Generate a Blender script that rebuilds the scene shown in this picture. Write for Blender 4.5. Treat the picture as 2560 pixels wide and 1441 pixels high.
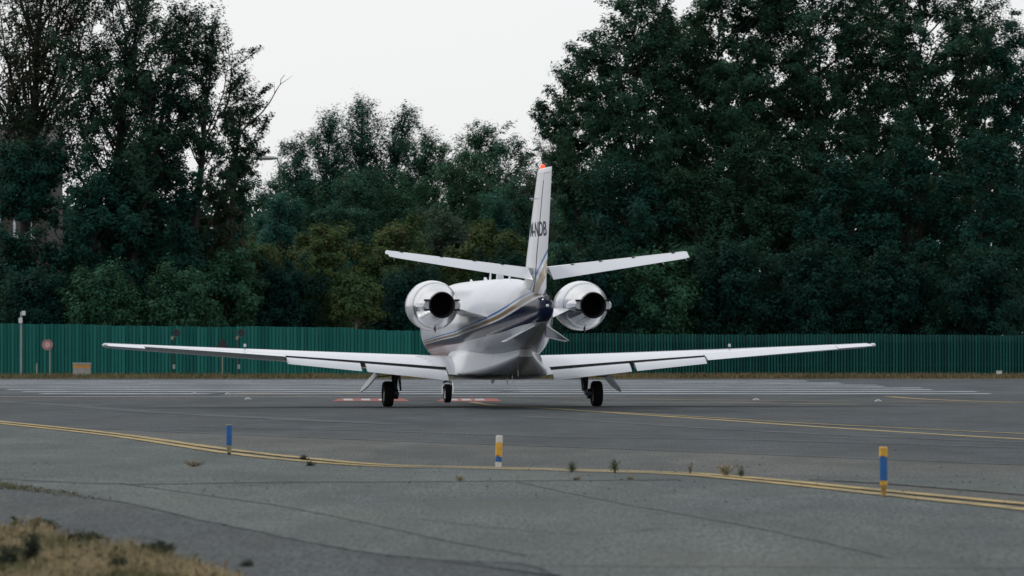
import bpy, bmesh, math, random
import numpy as np
from mathutils import Vector
R = math.radians
random.seed(4); rng = np.random.default_rng(7)
scene = bpy.context.scene
for o in list(bpy.data.objects): bpy.data.objects.remove(o)
COL = scene.collection

# ------------------------------------------------------------------ camera, sky, sun, exposure
EYE, FOC = 1.4, 11200.0          # eye height in m; focal length in photograph pixels (2560 wide)
HORIZ = 860.0                    # pixel row of the horizon
cam_d = bpy.data.cameras.new('camera'); cam = bpy.data.objects.new('camera', cam_d); COL.objects.link(cam)
cam_d.sensor_width = 36.0; cam_d.lens = 36.0*FOC/2560.0
cam_d.clip_start = 0.5; cam_d.clip_end = 6000
cam.location = (0, 0, EYE)
cam.rotation_euler = (R(90)+math.atan((HORIZ-720.5)/FOC), 0, 0)
cam_d.dof.use_dof = True; cam_d.dof.focus_distance = 97.0; cam_d.dof.aperture_fstop = 4.8
scene.camera = cam

SUN_DIR = Vector((-0.52, 0.46, 0.72)).normalized()
world = bpy.data.worlds.new('World'); scene.world = world; world.use_nodes = True
wn = world.node_tree; wn.nodes.clear()
w_out = wn.nodes.new('ShaderNodeOutputWorld')
w_sky = wn.nodes.new('ShaderNodeTexSky'); w_sky.sky_type = 'NISHITA'; w_sky.sun_disc = False
w_sky.sun_elevation = math.asin(SUN_DIR.z); w_sky.sun_rotation = math.atan2(SUN_DIR.x, SUN_DIR.y)
w_sky.dust_density = 4.0; w_sky.air_density = 1.0
w_bg = wn.nodes.new('ShaderNodeBackground'); w_bg.inputs[1].default_value = 0.022
w_cl = wn.nodes.new('ShaderNodeBackground'); w_cl.inputs[0].default_value = (0.965, 0.98, 1.0, 1); w_cl.inputs[1].default_value = 0.83
w_add = wn.nodes.new('ShaderNodeAddShader')
wn.links.new(w_sky.outputs[0], w_bg.inputs[0]); wn.links.new(w_bg.outputs[0], w_add.inputs[0])
wn.links.new(w_cl.outputs[0], w_add.inputs[1]); wn.links.new(w_add.outputs[0], w_out.inputs[0])
sun_d = bpy.data.lights.new('sun', 'SUN'); sun_d.energy = 1.4; sun_d.angle = R(10); sun_d.color = (1.0, 0.96, 0.9)
sun = bpy.data.objects.new('sun', sun_d); COL.objects.link(sun)
sun.rotation_euler = (-SUN_DIR).to_track_quat('-Z', 'Y').to_euler(); sun.location = (-30, 60, 60)
scene.view_settings.view_transform = 'Standard'; scene.view_settings.look = 'None'
scene.view_settings.exposure = 0.0; scene.view_settings.gamma = 1.0
scene.render.engine = 'CYCLES'

# ------------------------------------------------------------------ measuring helpers
def gp(px, py):                  # ground point measured from the photograph
    d = EYE*FOC/(py-HORIZ); return ((px-1280.0)/FOC*d, d)
def wx(px, d): return (px-1280.0)/FOC*d
def wz(py, d): return EYE+(HORIZ-py)/FOC*d

# ------------------------------------------------------------------ object helpers
def link(name, me, parent=None, mats=(), smooth=None):
    o = bpy.data.objects.new(name, me); COL.objects.link(o)
    if parent: o.parent = parent
    for m in mats: me.materials.append(m)
    if smooth is not None:
        me.polygons.foreach_set('use_smooth', [True]*len(me.polygons))
        me.set_sharp_from_angle(angle=R(smooth))
    return o
def pyobj(name, V, F, mat, parent=None, smooth=None):
    me = bpy.data.meshes.new(name); me.from_pydata([tuple(v) for v in V], [], F); me.update()
    return link(name, me, parent, [mat] if mat else [], smooth)
def tag(o, label=None, cat=None, group=None, kind=None):
    if label: o['label'] = label
    if cat: o['category'] = cat
    if group: o['group'] = group
    if kind: o['kind'] = kind
    return o
def empty(name, loc=(0,0,0), rz=0.0):
    o = bpy.data.objects.new(name, None); COL.objects.link(o); o.location = loc; o.rotation_euler = (0,0,rz)
    o.empty_display_size = 0.3
    return o
class MB:
    def __init__(s): s.V = []; s.F = []
    def box(s, c, h, rot=None):
        b = len(s.V)
        for dx in (-1,1):
            for dy in (-1,1):
                for dz in (-1,1):
                    v = Vector((dx*h[0], dy*h[1], dz*h[2]))
                    if rot: v = rot @ v
                    s.V.append((c[0]+v.x, c[1]+v.y, c[2]+v.z))
        for f in ((0,1,3,2),(4,6,7,5),(0,4,5,1),(2,3,7,6),(0,2,6,4),(1,5,7,3)): s.F.append(tuple(b+i for i in f))
        return s
    def tube(s, pts, rad, n=12, cap=True):
        pts = [Vector(p) for p in pts]; b0 = len(s.V)
        for i, p in enumerate(pts):
            t = (pts[min(i+1,len(pts)-1)]-pts[max(i-1,0)])
            if t.length < 1e-9: t = Vector((0,0,1))
            t.normalize()
            a = t.cross(Vector((0,0,1)) if abs(t.z) < 0.9 else Vector((1,0,0))).normalized(); c = t.cross(a)
            r = rad[i] if hasattr(rad,'__len__') else rad
            for k in range(n):
                q = 2*math.pi*k/n; v = p + a*math.cos(q)*r + c*math.sin(q)*r; s.V.append(tuple(v))
        for i in range(len(pts)-1):
            for k in range(n):
                k2 = (k+1) % n; s.F.append((b0+i*n+k, b0+i*n+k2, b0+(i+1)*n+k2, b0+(i+1)*n+k))
        if cap:
            s.F.append(tuple(b0+k for k in reversed(range(n)))); e = b0+(len(pts)-1)*n
            s.F.append(tuple(e+k for k in range(n)))
        return s
    def rings(s, rings, cap0=True, cap1=True):
        b0 = len(s.V); n = len(rings[0])
        for r in rings: s.V += [tuple(p) for p in r]
        for i in range(len(rings)-1):
            for k in range(n):
                k2 = (k+1) % n; s.F.append((b0+i*n+k, b0+i*n+k2, b0+(i+1)*n+k2, b0+(i+1)*n+k))
        if cap0: s.F.append(tuple(b0+k for k in reversed(range(n))))
        if cap1: e = b0+(len(rings)-1)*n; s.F.append(tuple(e+k for k in range(n)))
        return s
    def build(s, name, mat, parent=None, smooth=35):
        me = bpy.data.meshes.new(name); me.from_pydata(s.V, [], s.F); me.update()
        bm = bmesh.new(); bm.from_mesh(me); bmesh.ops.recalc_face_normals(bm, faces=bm.faces); bm.to_mesh(me); bm.free()
        return link(name, me, parent, [mat], smooth)

# ------------------------------------------------------------------ materials
class NT:
    def __init__(s, name):
        s.m = bpy.data.materials.new(name); s.m.use_nodes = True; s.t = s.m.node_tree; s.n = s.t.nodes; s.n.clear()
        s.out = s.n.new('ShaderNodeOutputMaterial'); s.b = s.n.new('ShaderNodeBsdfPrincipled')
        s.t.links.new(s.b.outputs[0], s.out.inputs[0])
    def new(s, t, **k):
        n = s.n.new(t)
        for a, v in k.items(): setattr(n, a, v)
        return n
    def L(s, a, b): s.t.links.new(a, b)
    def coord(s, kind='Object', scale=(1,1,1), rot=(0,0,0)):
        c = s.new('ShaderNodeTexCoord'); mp = s.new('ShaderNodeMapping'); mp.inputs['Scale'].default_value = scale; mp.inputs['Rotation'].default_value = rot
        s.L(c.outputs[kind], mp.inputs[0]); return mp.outputs[0]
    def noise(s, vec, scale=1.0, detail=4.0, rough=0.55):
        n = s.new('ShaderNodeTexNoise'); n.inputs['Scale'].default_value = scale; n.inputs['Detail'].default_value = detail; n.inputs['Roughness'].default_value = rough
        s.L(vec, n.inputs['Vector']); return n.outputs[0]
    def ramp(s, fac, stops, interp='LINEAR'):
        r = s.new('ShaderNodeValToRGB'); r.color_ramp.interpolation = interp; e = r.color_ramp.elements
        while len(e) < len(stops): e.new(0.5)
        for i, (p, c) in enumerate(stops):
            e[i].position = p; e[i].color = (c if hasattr(c,'__len__') else (c,c,c))[:3] + (1,) if hasattr(c,'__len__') else (c,c,c,1)
        s.L(fac, r.inputs[0]); return r.outputs[0]
    def mix(s, fac, a, b, mode='MIX'):
        m = s.new('ShaderNodeMix'); m.data_type = 'RGBA'; m.blend_type = mode
        for i, v in ((0, fac), (6, a), (7, b)):
            if hasattr(v, 'is_linked'): s.L(v, m.inputs[i])
            elif i == 0: m.inputs[0].default_value = v
            else: m.inputs[i].default_value = tuple(v)[:3]+(1,)
        return m.outputs[2]
    def math(s, op, a, b=None, c=None):
        m = s.new('ShaderNodeMath'); m.operation = op
        for i, v in enumerate((a, b, c)):
            if v is None: continue
            if hasattr(v, 'is_linked'): s.L(v, m.inputs[i])
            else: m.inputs[i].default_value = v
        return m.outputs[0]
    def bump(s, h, strength=0.3, dist=0.01):
        b = s.new('ShaderNodeBump'); b.inputs['Strength'].default_value = strength; b.inputs['Distance'].default_value = dist
        s.L(h, b.inputs['Height']); s.L(b.outputs[0], s.b.inputs['Normal'])
    def set(s, col=None, rough=None, metal=None, **k):
        I = s.b.inputs
        if col is not None:
            if hasattr(col,'is_linked'): s.L(col, I['Base Color'])
            else: I['Base Color'].default_value = tuple(col)[:3]+(1,)
        if rough is not None:
            if hasattr(rough,'is_linked'): s.L(rough, I['Roughness'])
            else: I['Roughness'].default_value = rough
        if metal is not None: I['Metallic'].default_value = metal
        for a, v in k.items(): I[a].default_value = v
        return s.m

def plain(name, col, rough=0.5, metal=0.0, var=0.12, scale=6.0, **k):
    n = NT(name); v = n.noise(n.coord('Object'), scale, 5)
    c = n.mix(n.ramp(v, [(0.3,0.0),(0.7,1.0)]), [x*(1-var) for x in col], [min(1,x*(1+var)) for x in col])
    return n.set(c, rough, metal, **k)

WHITE = (0.525, 0.55, 0.595); NAVY = (0.006, 0.012, 0.038); GOLD = (0.20, 0.145, 0.085); BLUE = (0.03, 0.12, 0.36)
M = {}
M['white_paint'] = plain('white_paint', WHITE, 0.22, var=0.04, scale=1.2, **{'Coat Weight':0.5,'Coat Roughness':0.06})
M['metal'] = plain('polished_metal', (0.62,0.63,0.64), 0.16, 1.0, 0.1, 3)
M['dull_metal'] = plain('dull_metal', (0.30,0.31,0.32), 0.42, 0.8, 0.2, 9)
M['dark_metal'] = plain('dark_metal', (0.035,0.037,0.04), 0.5, 0.6, 0.3, 9)
M['soot'] = plain('soot', (0.010,0.010,0.011), 0.9, 0.0, 0.3, 4)
M['rubber'] = plain('tyre_rubber', (0.006,0.006,0.007), 0.9, 0, 0.3, 12, **{'Specular IOR Level':0.15})
M['strut_paint'] = plain('strut_paint', (0.5,0.5,0.5), 0.4, 0, 0.15, 10)
M['navy'] = plain('navy_letter', NAVY, 0.45, 0, 0.1, 5, **{'Specular IOR Level':0.15})
M['glass'] = plain('window_glass', (0.01,0.012,0.015), 0.05, 0, 0.05, 1)
def lens(name, col, e=0.0):
    n = NT(name); v = n.noise(n.coord('Object'), 20, 2); c = n.mix(v, [x*0.8 for x in col], col)
    n.set(c, 0.1)
    if e: n.b.inputs['Emission Color'].default_value = tuple(col)+(1,); n.b.inputs['Emission Strength'].default_value = e
    return n.m
M['red_lamp'] = lens('red_beacon', (1.0,0.045,0.015), 2.2)
M['clear_lens'] = lens('clear_lens', (0.75,0.78,0.8))

def livery_fuselage():
    n = NT('fuselage_paint'); c = n.new('ShaderNodeTexCoord'); sp = n.new('ShaderNodeSeparateXYZ'); n.L(c.outputs['Object'], sp.inputs[0])
    y, z = sp.outputs[1], sp.outputs[2]
    yy = n.math('DIVIDE', n.math('ADD', y, 8.0), 16.0)          # 0 tail .. 1 nose
    def curve(pts):
        f = n.new('ShaderNodeFloatCurve'); cv = f.mapping.curves[0]
        P = [((a+8)/16, v) for a, v in pts]
        cv.points[0].location = P[0]; cv.points[1].location = P[-1]
        for p in P[1:-1]: cv.points.new(*p)
        f.mapping.update(); n.L(yy, f.inputs['Value']); return f.outputs[0]
    ctr = n.math('MULTIPLY', curve([(-8,.775),(-7.0,.722),(-5.6,.655),(-4.2,.585),(-1.6,.512),(2,.472),(6,.43),(8,.41)]), 3.0)
    hw = n.math('MULTIPLY', curve([(-8,.34),(-7.0,.29),(-5.6,.19),(-4.0,.128),(-1.6,.092),(2,.07),(6,.055),(8,.045)]), 1.0)
    u = n.math('DIVIDE', n.math('SUBTRACT', z, ctr), hw)
    us = n.math('ADD', n.math('MULTIPLY', u, 0.1), 0.3)
    W = WHITE
    col = n.ramp(us, [(0,W),(.20,NAVY),(.385,W),(.415,GOLD),(.475,W),(.51,BLUE),(.54,W)], 'CONSTANT')
    # oily, sooty streaks that run aft along the belly and keel
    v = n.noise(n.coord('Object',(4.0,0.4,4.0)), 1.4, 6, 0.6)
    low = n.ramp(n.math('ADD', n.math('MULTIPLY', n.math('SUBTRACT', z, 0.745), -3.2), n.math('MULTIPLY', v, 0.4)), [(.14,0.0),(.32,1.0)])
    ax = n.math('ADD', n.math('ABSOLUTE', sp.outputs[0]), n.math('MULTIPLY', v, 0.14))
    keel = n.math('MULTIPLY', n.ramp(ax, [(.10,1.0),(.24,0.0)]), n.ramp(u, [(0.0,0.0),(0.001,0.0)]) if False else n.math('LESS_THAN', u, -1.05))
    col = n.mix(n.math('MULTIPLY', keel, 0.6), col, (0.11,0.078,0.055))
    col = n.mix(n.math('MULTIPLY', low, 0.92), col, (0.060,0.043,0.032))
    fine = n.noise(n.coord('Object'), 1.5, 4); col = n.mix(n.math('MULTIPLY', fine, 0.30), col, (0.80,0.80,0.79), 'MULTIPLY')
    for ys_ in (2.2,0.4,-1.7,-3.15,-4.85,-6.2):
        sm = n.math('LESS_THAN', n.math('ABSOLUTE', n.math('SUBTRACT', y, ys_)), 0.007); col = n.mix(n.math('MULTIPLY', sm, 0.55), col, (0.04,0.04,0.045))
    m = n.set(col, 0.17, 0, **{'Coat Weight':0.0,'Specular IOR Level':0.18})
    wav = n.noise(n.coord('Object'), 1.6, 1); n.bump(wav, 0.012, 0.05)
    return m
M['fuselage'] = livery_fuselage()
def livery_fin():
    n = NT('fin_paint'); c = n.new('ShaderNodeTexCoord'); sp = n.new('ShaderNodeSeparateXYZ'); n.L(c.outputs['Object'], sp.inputs[0])
    y, z = sp.outputs[1], sp.outputs[2]
    s = n.math('SUBTRACT', z, n.math('ADD', n.math('MULTIPLY', n.math('SUBTRACT', n.math('MULTIPLY', y, -1.0), 5.5), 0.50), 2.53))
    us = n.math('ADD', n.math('MULTIPLY', s, 0.5), 0.5)
    W = WHITE
    col = n.ramp(us, [(0,NAVY),(.15,W),(.27,GOLD),(.42,W),(.475,BLUE),(.515,W)], 'CONSTANT')
    fine = n.noise(n.coord('Object'), 1.5, 4); col = n.mix(n.math('MULTIPLY', fine, 0.30), col, (0.80,0.80,0.79), 'MULTIPLY')
    return n.set(col, 0.22, 0, **{'Specular IOR Level':0.25})
M['fin'] = livery_fin()

def asphalt(name, c0, c1, streak=0.35, rot=0.0, patch=0.5):
    n = NT(name); g = n.coord('Object')
    big = n.noise(n.coord('Object',(0.05,0.22,1),(0,0,rot)), 1.0, 5, 0.6)
    st = n.noise(n.coord('Object',(0.035,0.9,1),(0,0,rot+0.03)), 1.0, 6, 0.7)
    st2 = n.noise(n.coord('Object',(0.012,0.35,1),(0,0,rot-0.10)), 1.3, 3, 0.5)
    fine = n.noise(n.coord('Object',(1,0.12,1)), 34.0, 3, 0.75); mid = n.noise(n.coord('Object',(1,0.3,1)), 1.6, 6, 0.7); stain = n.noise(n.coord('Object',(0.22,0.10,1)), 1.0, 4, 0.6)
    col = n.mix(n.ramp(big, [(.3,0.),(.7,1.)]), c0, c1)
    col = n.mix(n.math('MULTIPLY', n.ramp(st, [(.50,0.),(.74,1.)]), streak), col, [x*0.42 for x in c0])
    col = n.mix(n.math('MULTIPLY', n.ramp(st2, [(.54,0.),(.66,1.)]), streak*0.6), col, [x*0.5 for x in c0])
    col = n.mix(n.math('MULTIPLY', n.ramp(mid, [(.40,0.),(.70,1.)]), 0.45), col, [x*1.45 for x in c1])
    mid2 = n.noise(n.coord('Object',(0.5,0.12,1)), 1.0, 7, 0.72); col = n.mix(n.math('MULTIPLY', n.ramp(mid2, [(.40,0.),(.62,1.)]), 0.75), col, [x*0.55 for x in c0])
    col = n.mix(n.math('MULTIPLY', n.ramp(fine, [(.38,1.),(.58,0.)]), 0.9), col, [x*0.40 for x in c0])
    col = n.mix(n.math('MULTIPLY', n.ramp(stain, [(.48,0.),(.68,1.)]), 0.5), col, (c0[0]*1.05, c0[1]*0.93, c0[2]*0.78))
    n.bump(fine, 0.5, 0.008)
    return n.set(col, 0.9, 0, **{'Specular IOR Level':0.12})
M['taxi_asphalt'] = asphalt('taxiway_asphalt', (0.056,0.069,0.079), (0.076,0.089,0.096), 0.6)
M['runway_asphalt'] = asphalt('runway_asphalt', (0.070,0.085,0.099), (0.090,0.105,0.118), 0.3)
M['apron_asphalt'] = asphalt('apron_pavement', (0.086,0.106,0.108), (0.118,0.136,0.132), 0.25, 0.04)
M['shoulder_asphalt'] = asphalt('shoulder_pavement', (0.086,0.096,0.096), (0.118,0.126,0.118), 0.5, 0.02)
M['old_asphalt'] = asphalt('old_asphalt', (0.058,0.070,0.075), (0.082,0.094,0.095), 0.25, 0.1)
def paint(name, col, base, wear=0.5, scale=1.6):
    n = NT(name); v = n.noise(n.coord('Object',(0.5,1,1)), scale, 8, 0.72); w = n.noise(n.coord('Object'), 16, 4, 0.7)
    k = n.ramp(n.math('ADD', n.math('MULTIPLY', v, 0.65), n.math('MULTIPLY', w, 0.35)), [(wear-.07,0.),(wear+.07,1.)])
    return n.set(n.mix(k, base, col), 0.85, 0, **{'Specular IOR Level':0.12})
M['yellow_line'] = paint('yellow_line_paint', (0.33,0.255,0.12), (0.13,0.118,0.085), 0.47)
M['yellow_far'] = paint('yellow_far_paint', (0.25,0.20,0.11), (0.095,0.09,0.078), 0.46, 0.6)
M['white_line'] = paint('white_line_paint', (0.40,0.42,0.44), (0.12,0.13,0.14), 0.47, 0.5)
M['stripe_white'] = paint('threshold_paint', (0.34,0.375,0.41), (0.11,0.125,0.14), 0.49, 0.7)
M['red_mark'] = paint('red_ground_paint', (0.27,0.075,0.065), (0.12,0.09,0.088), 0.48, 0.8)
M['sealant'] = paint('joint_sealant', (0.040,0.049,0.052), (0.086,0.103,0.104), 0.50, 1.5)
M['tar'] = paint('tar_seam', (0.038,0.046,0.052), (0.078,0.090,0.097), 0.50, 0.8)
M['soil'] = plain('dry_soil', (0.085,0.075,0.052), 0.95, 0, 0.35, 0.8)

# ------------------------------------------------------------------ ground
def sheet(name, pts, z, mat, parent=None):
    o = pyobj(name, [(x,y,z) for x,y in pts], [tuple(range(len(pts)))], mat, parent)
    if o.data.polygons[0].normal.z < 0: o.data.flip_normals()
    return o
ground = tag(sheet('ground', [(-3000,-200),(3000,-200),(3000,5000),(-3000,5000)], -0.012, M['soil']), kind='structure')
taxiway = tag(sheet('taxiway', [(-400,40),(400,40),(400,121),(-400,121)], -0.004, M['taxi_asphalt']), kind='structure')
runway = tag(sheet('runway', [(-400,121),(400,121),(400,178),(-400,178)], 0.0, M['runway_asphalt']), kind='structure')

def smooth_line(pts, n=10):
    P = [Vector((p[0],p[1],0)) for p in pts]; out = []
    for i in range(len(P)-1):
        p0, p1, p2, p3 = P[max(i-1,0)], P[i], P[i+1], P[min(i+2,len(P)-1)]
        for k in range(n):
            t = k/n; out.append(0.5*((2*p1)+(p2-p0)*t+(2*p0-5*p1+4*p2-p3)*t*t+(3*p1-p0-3*p2+p3)*t**3))
    out.append(P[-1]); return out
def ribbon(name, pts, width, z, mat, parent, jag=0.0, n=10):
    L = smooth_line(pts, n); V = []; F = []
    for i, p in enumerate(L):
        t = (L[min(i+1,len(L)-1)]-L[max(i-1,0)]).normalized(); s = Vector((-t.y, t.x, 0))
        j = (random.random()-.5)*jag; w = width*0.5*(1+(random.random()-.5)*jag*6)
        V += [tuple(p+s*(w+j)+Vector((0,0,z))), tuple(p-s*(w-j)+Vector((0,0,z)))]
        if i: F.append((2*i-2, 2*i-1, 2*i+1, 2*i))
    o = pyobj(name, V, F, mat, parent)
    if o.data.polygons[0].normal.z < 0: o.data.flip_normals()
    return o

# shoulder (paler worn asphalt beyond the yellow double line) and the near apron
line1 = [gp(-60,1048), gp(0,1055), gp(280,1085), gp(560,1124), gp(760,1147), gp(960,1164), gp(1240,1171), gp(1500,1178), gp(1700,1184), gp(1820,1192), gp(2000,1208), gp(2210,1229), gp(2560,1262), gp(2700,1276)]
line2 = [gp(-60,1053), gp(0,1060), gp(280,1091), gp(560,1133), gp(760,1155), gp(960,1168), gp(1240,1174), gp(1500,1181), gp(1700,1188), gp(1820,1198), gp(2000,1216), gp(2210,1239), gp(2560,1276), gp(2700,1292)]
edge = smooth_line([gp(-200,1044), gp(0,1057), gp(200,1069), gp(600,1087), gp(1000,1103), gp(1280,1113), gp(1700,1128), gp(2100,1144), gp(2600,1165), gp(2800,1172)], 8)
shoulder = tag(sheet('shoulder', [(p.x,p.y) for p in edge]+[(30,20),(-30,20)], 0.0, M['shoulder_asphalt']), kind='structure')
apr_edge = smooth_line(line2, 8)
apron = tag(sheet('apron', [(p.x,p.y) for p in apr_edge]+[(25,34),(25,10),(-25,10),(-25,70)], 0.004, M['apron_asphalt']), kind='structure')
bnd = [gp(-80,1205), gp(0,1216), gp(150,1236), gp(330,1262), gp(480,1296), gp(640,1330), gp(820,1366), gp(1000,1394), gp(1180,1406), gp(1320,1415), gp(1420,1450)]
old = tag(sheet('old_pavement', [(p.x+random.uniform(-.05,.05),p.y+random.uniform(-.16,.16)) for p in smooth_line(bnd, 14)]+[(1,15),(-10,15)], 0.008, M['old_asphalt']), kind='structure')
ribbon('yellow_line', line1, 0.19, 0.0125, M['yellow_line'], apron, 0.02)
ribbon('yellow_line', line2, 0.19, 0.0125, M['yellow_line'], apron, 0.02)
ribbon('joint', [gp(-100,1196), gp(0,1197), gp(170,1207), gp(370,1212), gp(640,1208), gp(1000,1206), gp(1340,1203), gp(1700,1201)], 0.20, 0.0085, M['sealant'], apron, 0.05)
ribbon('joint', [gp(2020,1200), gp(2300,1201), gp(2650,1202)], 0.28, 0.0045, M['sealant'], shoulder, 0.03)
sheet('concrete_patch', [gp(2050,1202), gp(2640,1204), gp(2640,1246), gp(2400,1226), gp(2200,1210)], 0.0085, M['apron_asphalt'], shoulder)
ribbon('joint', [gp(300,1210), gp(500,1238), gp(700,1267), gp(900,1306), gp(1100,1350), gp(1320,1391)], 0.035, 0.0085, M['sealant'], apron, 0.02)
ribbon('joint', [gp(1290,1206), gp(1430,1236), gp(1560,1262), gp(1870,1318), gp(2230,1398)], 0.024, 0.0085, M['sealant'], apron, 0.02)
ribbon('joint', bnd, 0.06, 0.0125, M['sealant'], old, 0.05)
ribbon('joint', [gp(1300,1416), gp(1600,1418), gp(2100,1421), gp(2620,1424)], 0.05, 0.0085, M['sealant'], apron, 0.02)
ribbon('crack', [gp(1050,1300), gp(1250,1322), gp(1480,1338), gp(1650,1322)], 0.02, 0.0085, M['sealant'], apron, 0.02)
for pts, w_ in (([(-60,1052),(0,1057),(200,1069),(600,1087),(1000,1103),(1280,1113),(1700,1128),(2100,1144),(2640,1166)],0.3),([(-60,1001),(150,1012),(350,1028),(700,1047),(1000,1060)],0.7),([(500,1068),(900,1076),(1400,1092),(1900,1100),(2640,1122)],0.4),([(1300,1040),(1800,1072),(2300,1096),(2640,1108)],0.35)):
    ribbon('tar_seam', [gp(*p) for p in pts], w_, 0.0045 if w_ == 0.3 else 0.0, M['tar'], taxiway, 0.06)
# taxi centre lines and the lines around the holding position
ribbon('taxi_line', [gp(1180,1005), gp(1240,1014), gp(1400,1023), gp(1560,1034), gp(1800,1050), gp(2000,1064), gp(2300,1083), gp(2560,1098), gp(2700,1106)], 0.22, 0.0, M['yellow_line'], taxiway, 0.02)
ribbon('taxi_line', [gp(1500,1029), gp(1800,1046), gp(2000,1058), gp(2300,1073), gp(2560,1085), gp(2700,1092)], 0.14, 0.004, M['yellow_line'], taxiway, 0.02)
ribbon('hold_line', [gp(-100,996), gp(100,996), gp(330,996.5), gp(520,996.5)], 0.35, 0.0, M['yellow_far'], taxiway)
ribbon('hold_line', [gp(820,997), gp(1000,998), gp(1300,998.5)], 0.3, 0.0, M['yellow_far'], taxiway)
ribbon('edge_line', [gp(-100,992), gp(300,992.5), gp(900,993), gp(1400,991.5), gp(1560,992)], 0.5, 0.004, M['white_line'], taxiway)
ribbon('hold_line', [gp(1380,994.5), gp(1600,998), gp(1900,1001), gp(2200,1004), gp(2700,1008)], 0.35, 0.0, M['yellow_far'], taxiway)
ribbon('hold_line', [gp(1400,1006), gp(1560,1007), gp(1760,1006), gp(2000,1009), gp(2150,1011)], 0.45, 0.0, M['yellow_far'], taxiway)
ribbon('hold_line', [gp(2220,992), gp(2300,998), gp(2450,1004), gp(2700,1010)], 0.35, 0.004, M['yellow_far'], taxiway)
ribbon('taxi_line', [gp(520,986), gp(640,982.5), gp(780,981), gp(900,984)], 0.45, 0.004, M['yellow_far'], runway)
ribbon('taxi_line', [gp(560,990.5), gp(680,989), gp(800,990)], 0.4, 0.004, M['yellow_far'], runway)
ribbon('taxi_line', [gp(1240,980), gp(1300,979), gp(1400,979)], 0.5, 0.004, M['yellow_far'], runway)
# red painted holding position panels with white characters
for x0, x1 in ((828,1010),(1090,1240)):
    rp = sheet('red_panel', [gp(x0+20,996.5), gp(x1,996.5), gp(x1+14,1004), gp(x0,1004)], 0.003, M['red_mark'], taxiway)
    for k in range(3):
        a = x0+30+k*(x1-x0-50)/3
        sheet('painted_character', [gp(a,998), gp(a+22,998), gp(a+26,1002), gp(a+2,1002)], 0.0065, M['white_line'], rp)
# threshold stripes of the runway
ys = [985, 979.6, 974.8, 970.5, 966.6, 963.0, 959.8, 956.9, 954.2, 951.6]
for i, yy in enumerate(ys):
    d0 = EYE*FOC/(yy-HORIZ); w = 1.9
    x0, x1 = -13.2-1.1*i, 13.4-0.3*i+(0.5 if i % 2 else 0)
    n = 30; V = []; F = []
    for k in range(n+1):
        x = x0+(x1-x0)*k/n; V += [(x, d0-w/2+random.uniform(-.06,.06), 0.004), (x, d0+w/2+random.uniform(-.06,.06), 0.004)]
        if k: F.append((2*k-2, 2*k, 2*k+1, 2*k-1))
    pyobj('threshold_stripe', V, F, M['stripe_white'], runway)

# ------------------------------------------------------------------ trees
def leaf_mat(name, c0, c1, c2=None, rust=0.75):
    n = NT(name); at = n.new('ShaderNodeAttribute', attribute_name='tint'); big = n.noise(n.coord('Object'), 0.35, 2)
    f = n.math('ADD', n.math('MULTIPLY', at.outputs['Fac'], 0.6), n.math('MULTIPLY', n.math('SUBTRACT', big, 0.3), 1.0))
    stops = [(.15,c0),(.75,c1)] if not c2 else [(.1,c0),(rust-.22,c1),(rust,c2)]
    col = n.ramp(f, stops); n.set(col, 0.65, 0, **{'Specular IOR Level':0.03})
    tr = n.new('ShaderNodeBsdfTranslucent'); n.L(n.mix(0.5, col, (0.06,0.10,0.03)), tr.inputs[0]); mx = n.new('ShaderNodeMixShader'); mx.inputs[0].default_value = 0.25
    n.L(n.b.outputs[0], mx.inputs[1]); n.L(tr.outputs[0], mx.inputs[2]); n.L(mx.outputs[0], n.out.inputs[0])
    return n.m
LM = {
 'poplar': leaf_mat('poplar_leaf', (0.014,0.042,0.032), (0.032,0.072,0.047)),
 'poplar_rust': leaf_mat('poplar_rust_leaf', (0.014,0.034,0.026), (0.034,0.056,0.036), (0.085,0.048,0.030), 0.86),
 'broad': leaf_mat('broad_leaf', (0.014,0.046,0.034), (0.036,0.086,0.054)),
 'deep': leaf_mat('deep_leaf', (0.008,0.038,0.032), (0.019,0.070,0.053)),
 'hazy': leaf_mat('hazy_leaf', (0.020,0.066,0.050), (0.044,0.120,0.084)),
 'under': leaf_mat('shaded_undergrowth_leaf', (0.006,0.029,0.025), (0.015,0.054,0.043)),  # deep leaf darkened further: shade under the overhang is put into the colour
 'teal': leaf_mat('teal_leaf', (0.020,0.085,0.070), (0.046,0.145,0.114)),
 'mid': leaf_mat('mid_leaf', (0.022,0.074,0.048), (0.052,0.130,0.074)),
 'autumn': leaf_mat('autumn_leaf', (0.036,0.092,0.042), (0.086,0.128,0.048), (0.165,0.112,0.046), 0.90),
 'willow': leaf_mat('willow_leaf', (0.040,0.080,0.062), (0.085,0.135,0.098)),
 'twig': leaf_mat('sparse_leaf', (0.055,0.060,0.052), (0.105,0.105,0.090)),
 'weed': leaf_mat('weed_leaf', (0.055,0.075,0.042), (0.11,0.135,0.075)),
}
M['bark'] = plain('bark', (0.020,0.019,0.017), 0.9, 0, 0.4, 5)
M['bark_pale'] = plain('pale_bark', (0.20,0.19,0.17), 0.9, 0, 0.3, 5)

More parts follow.
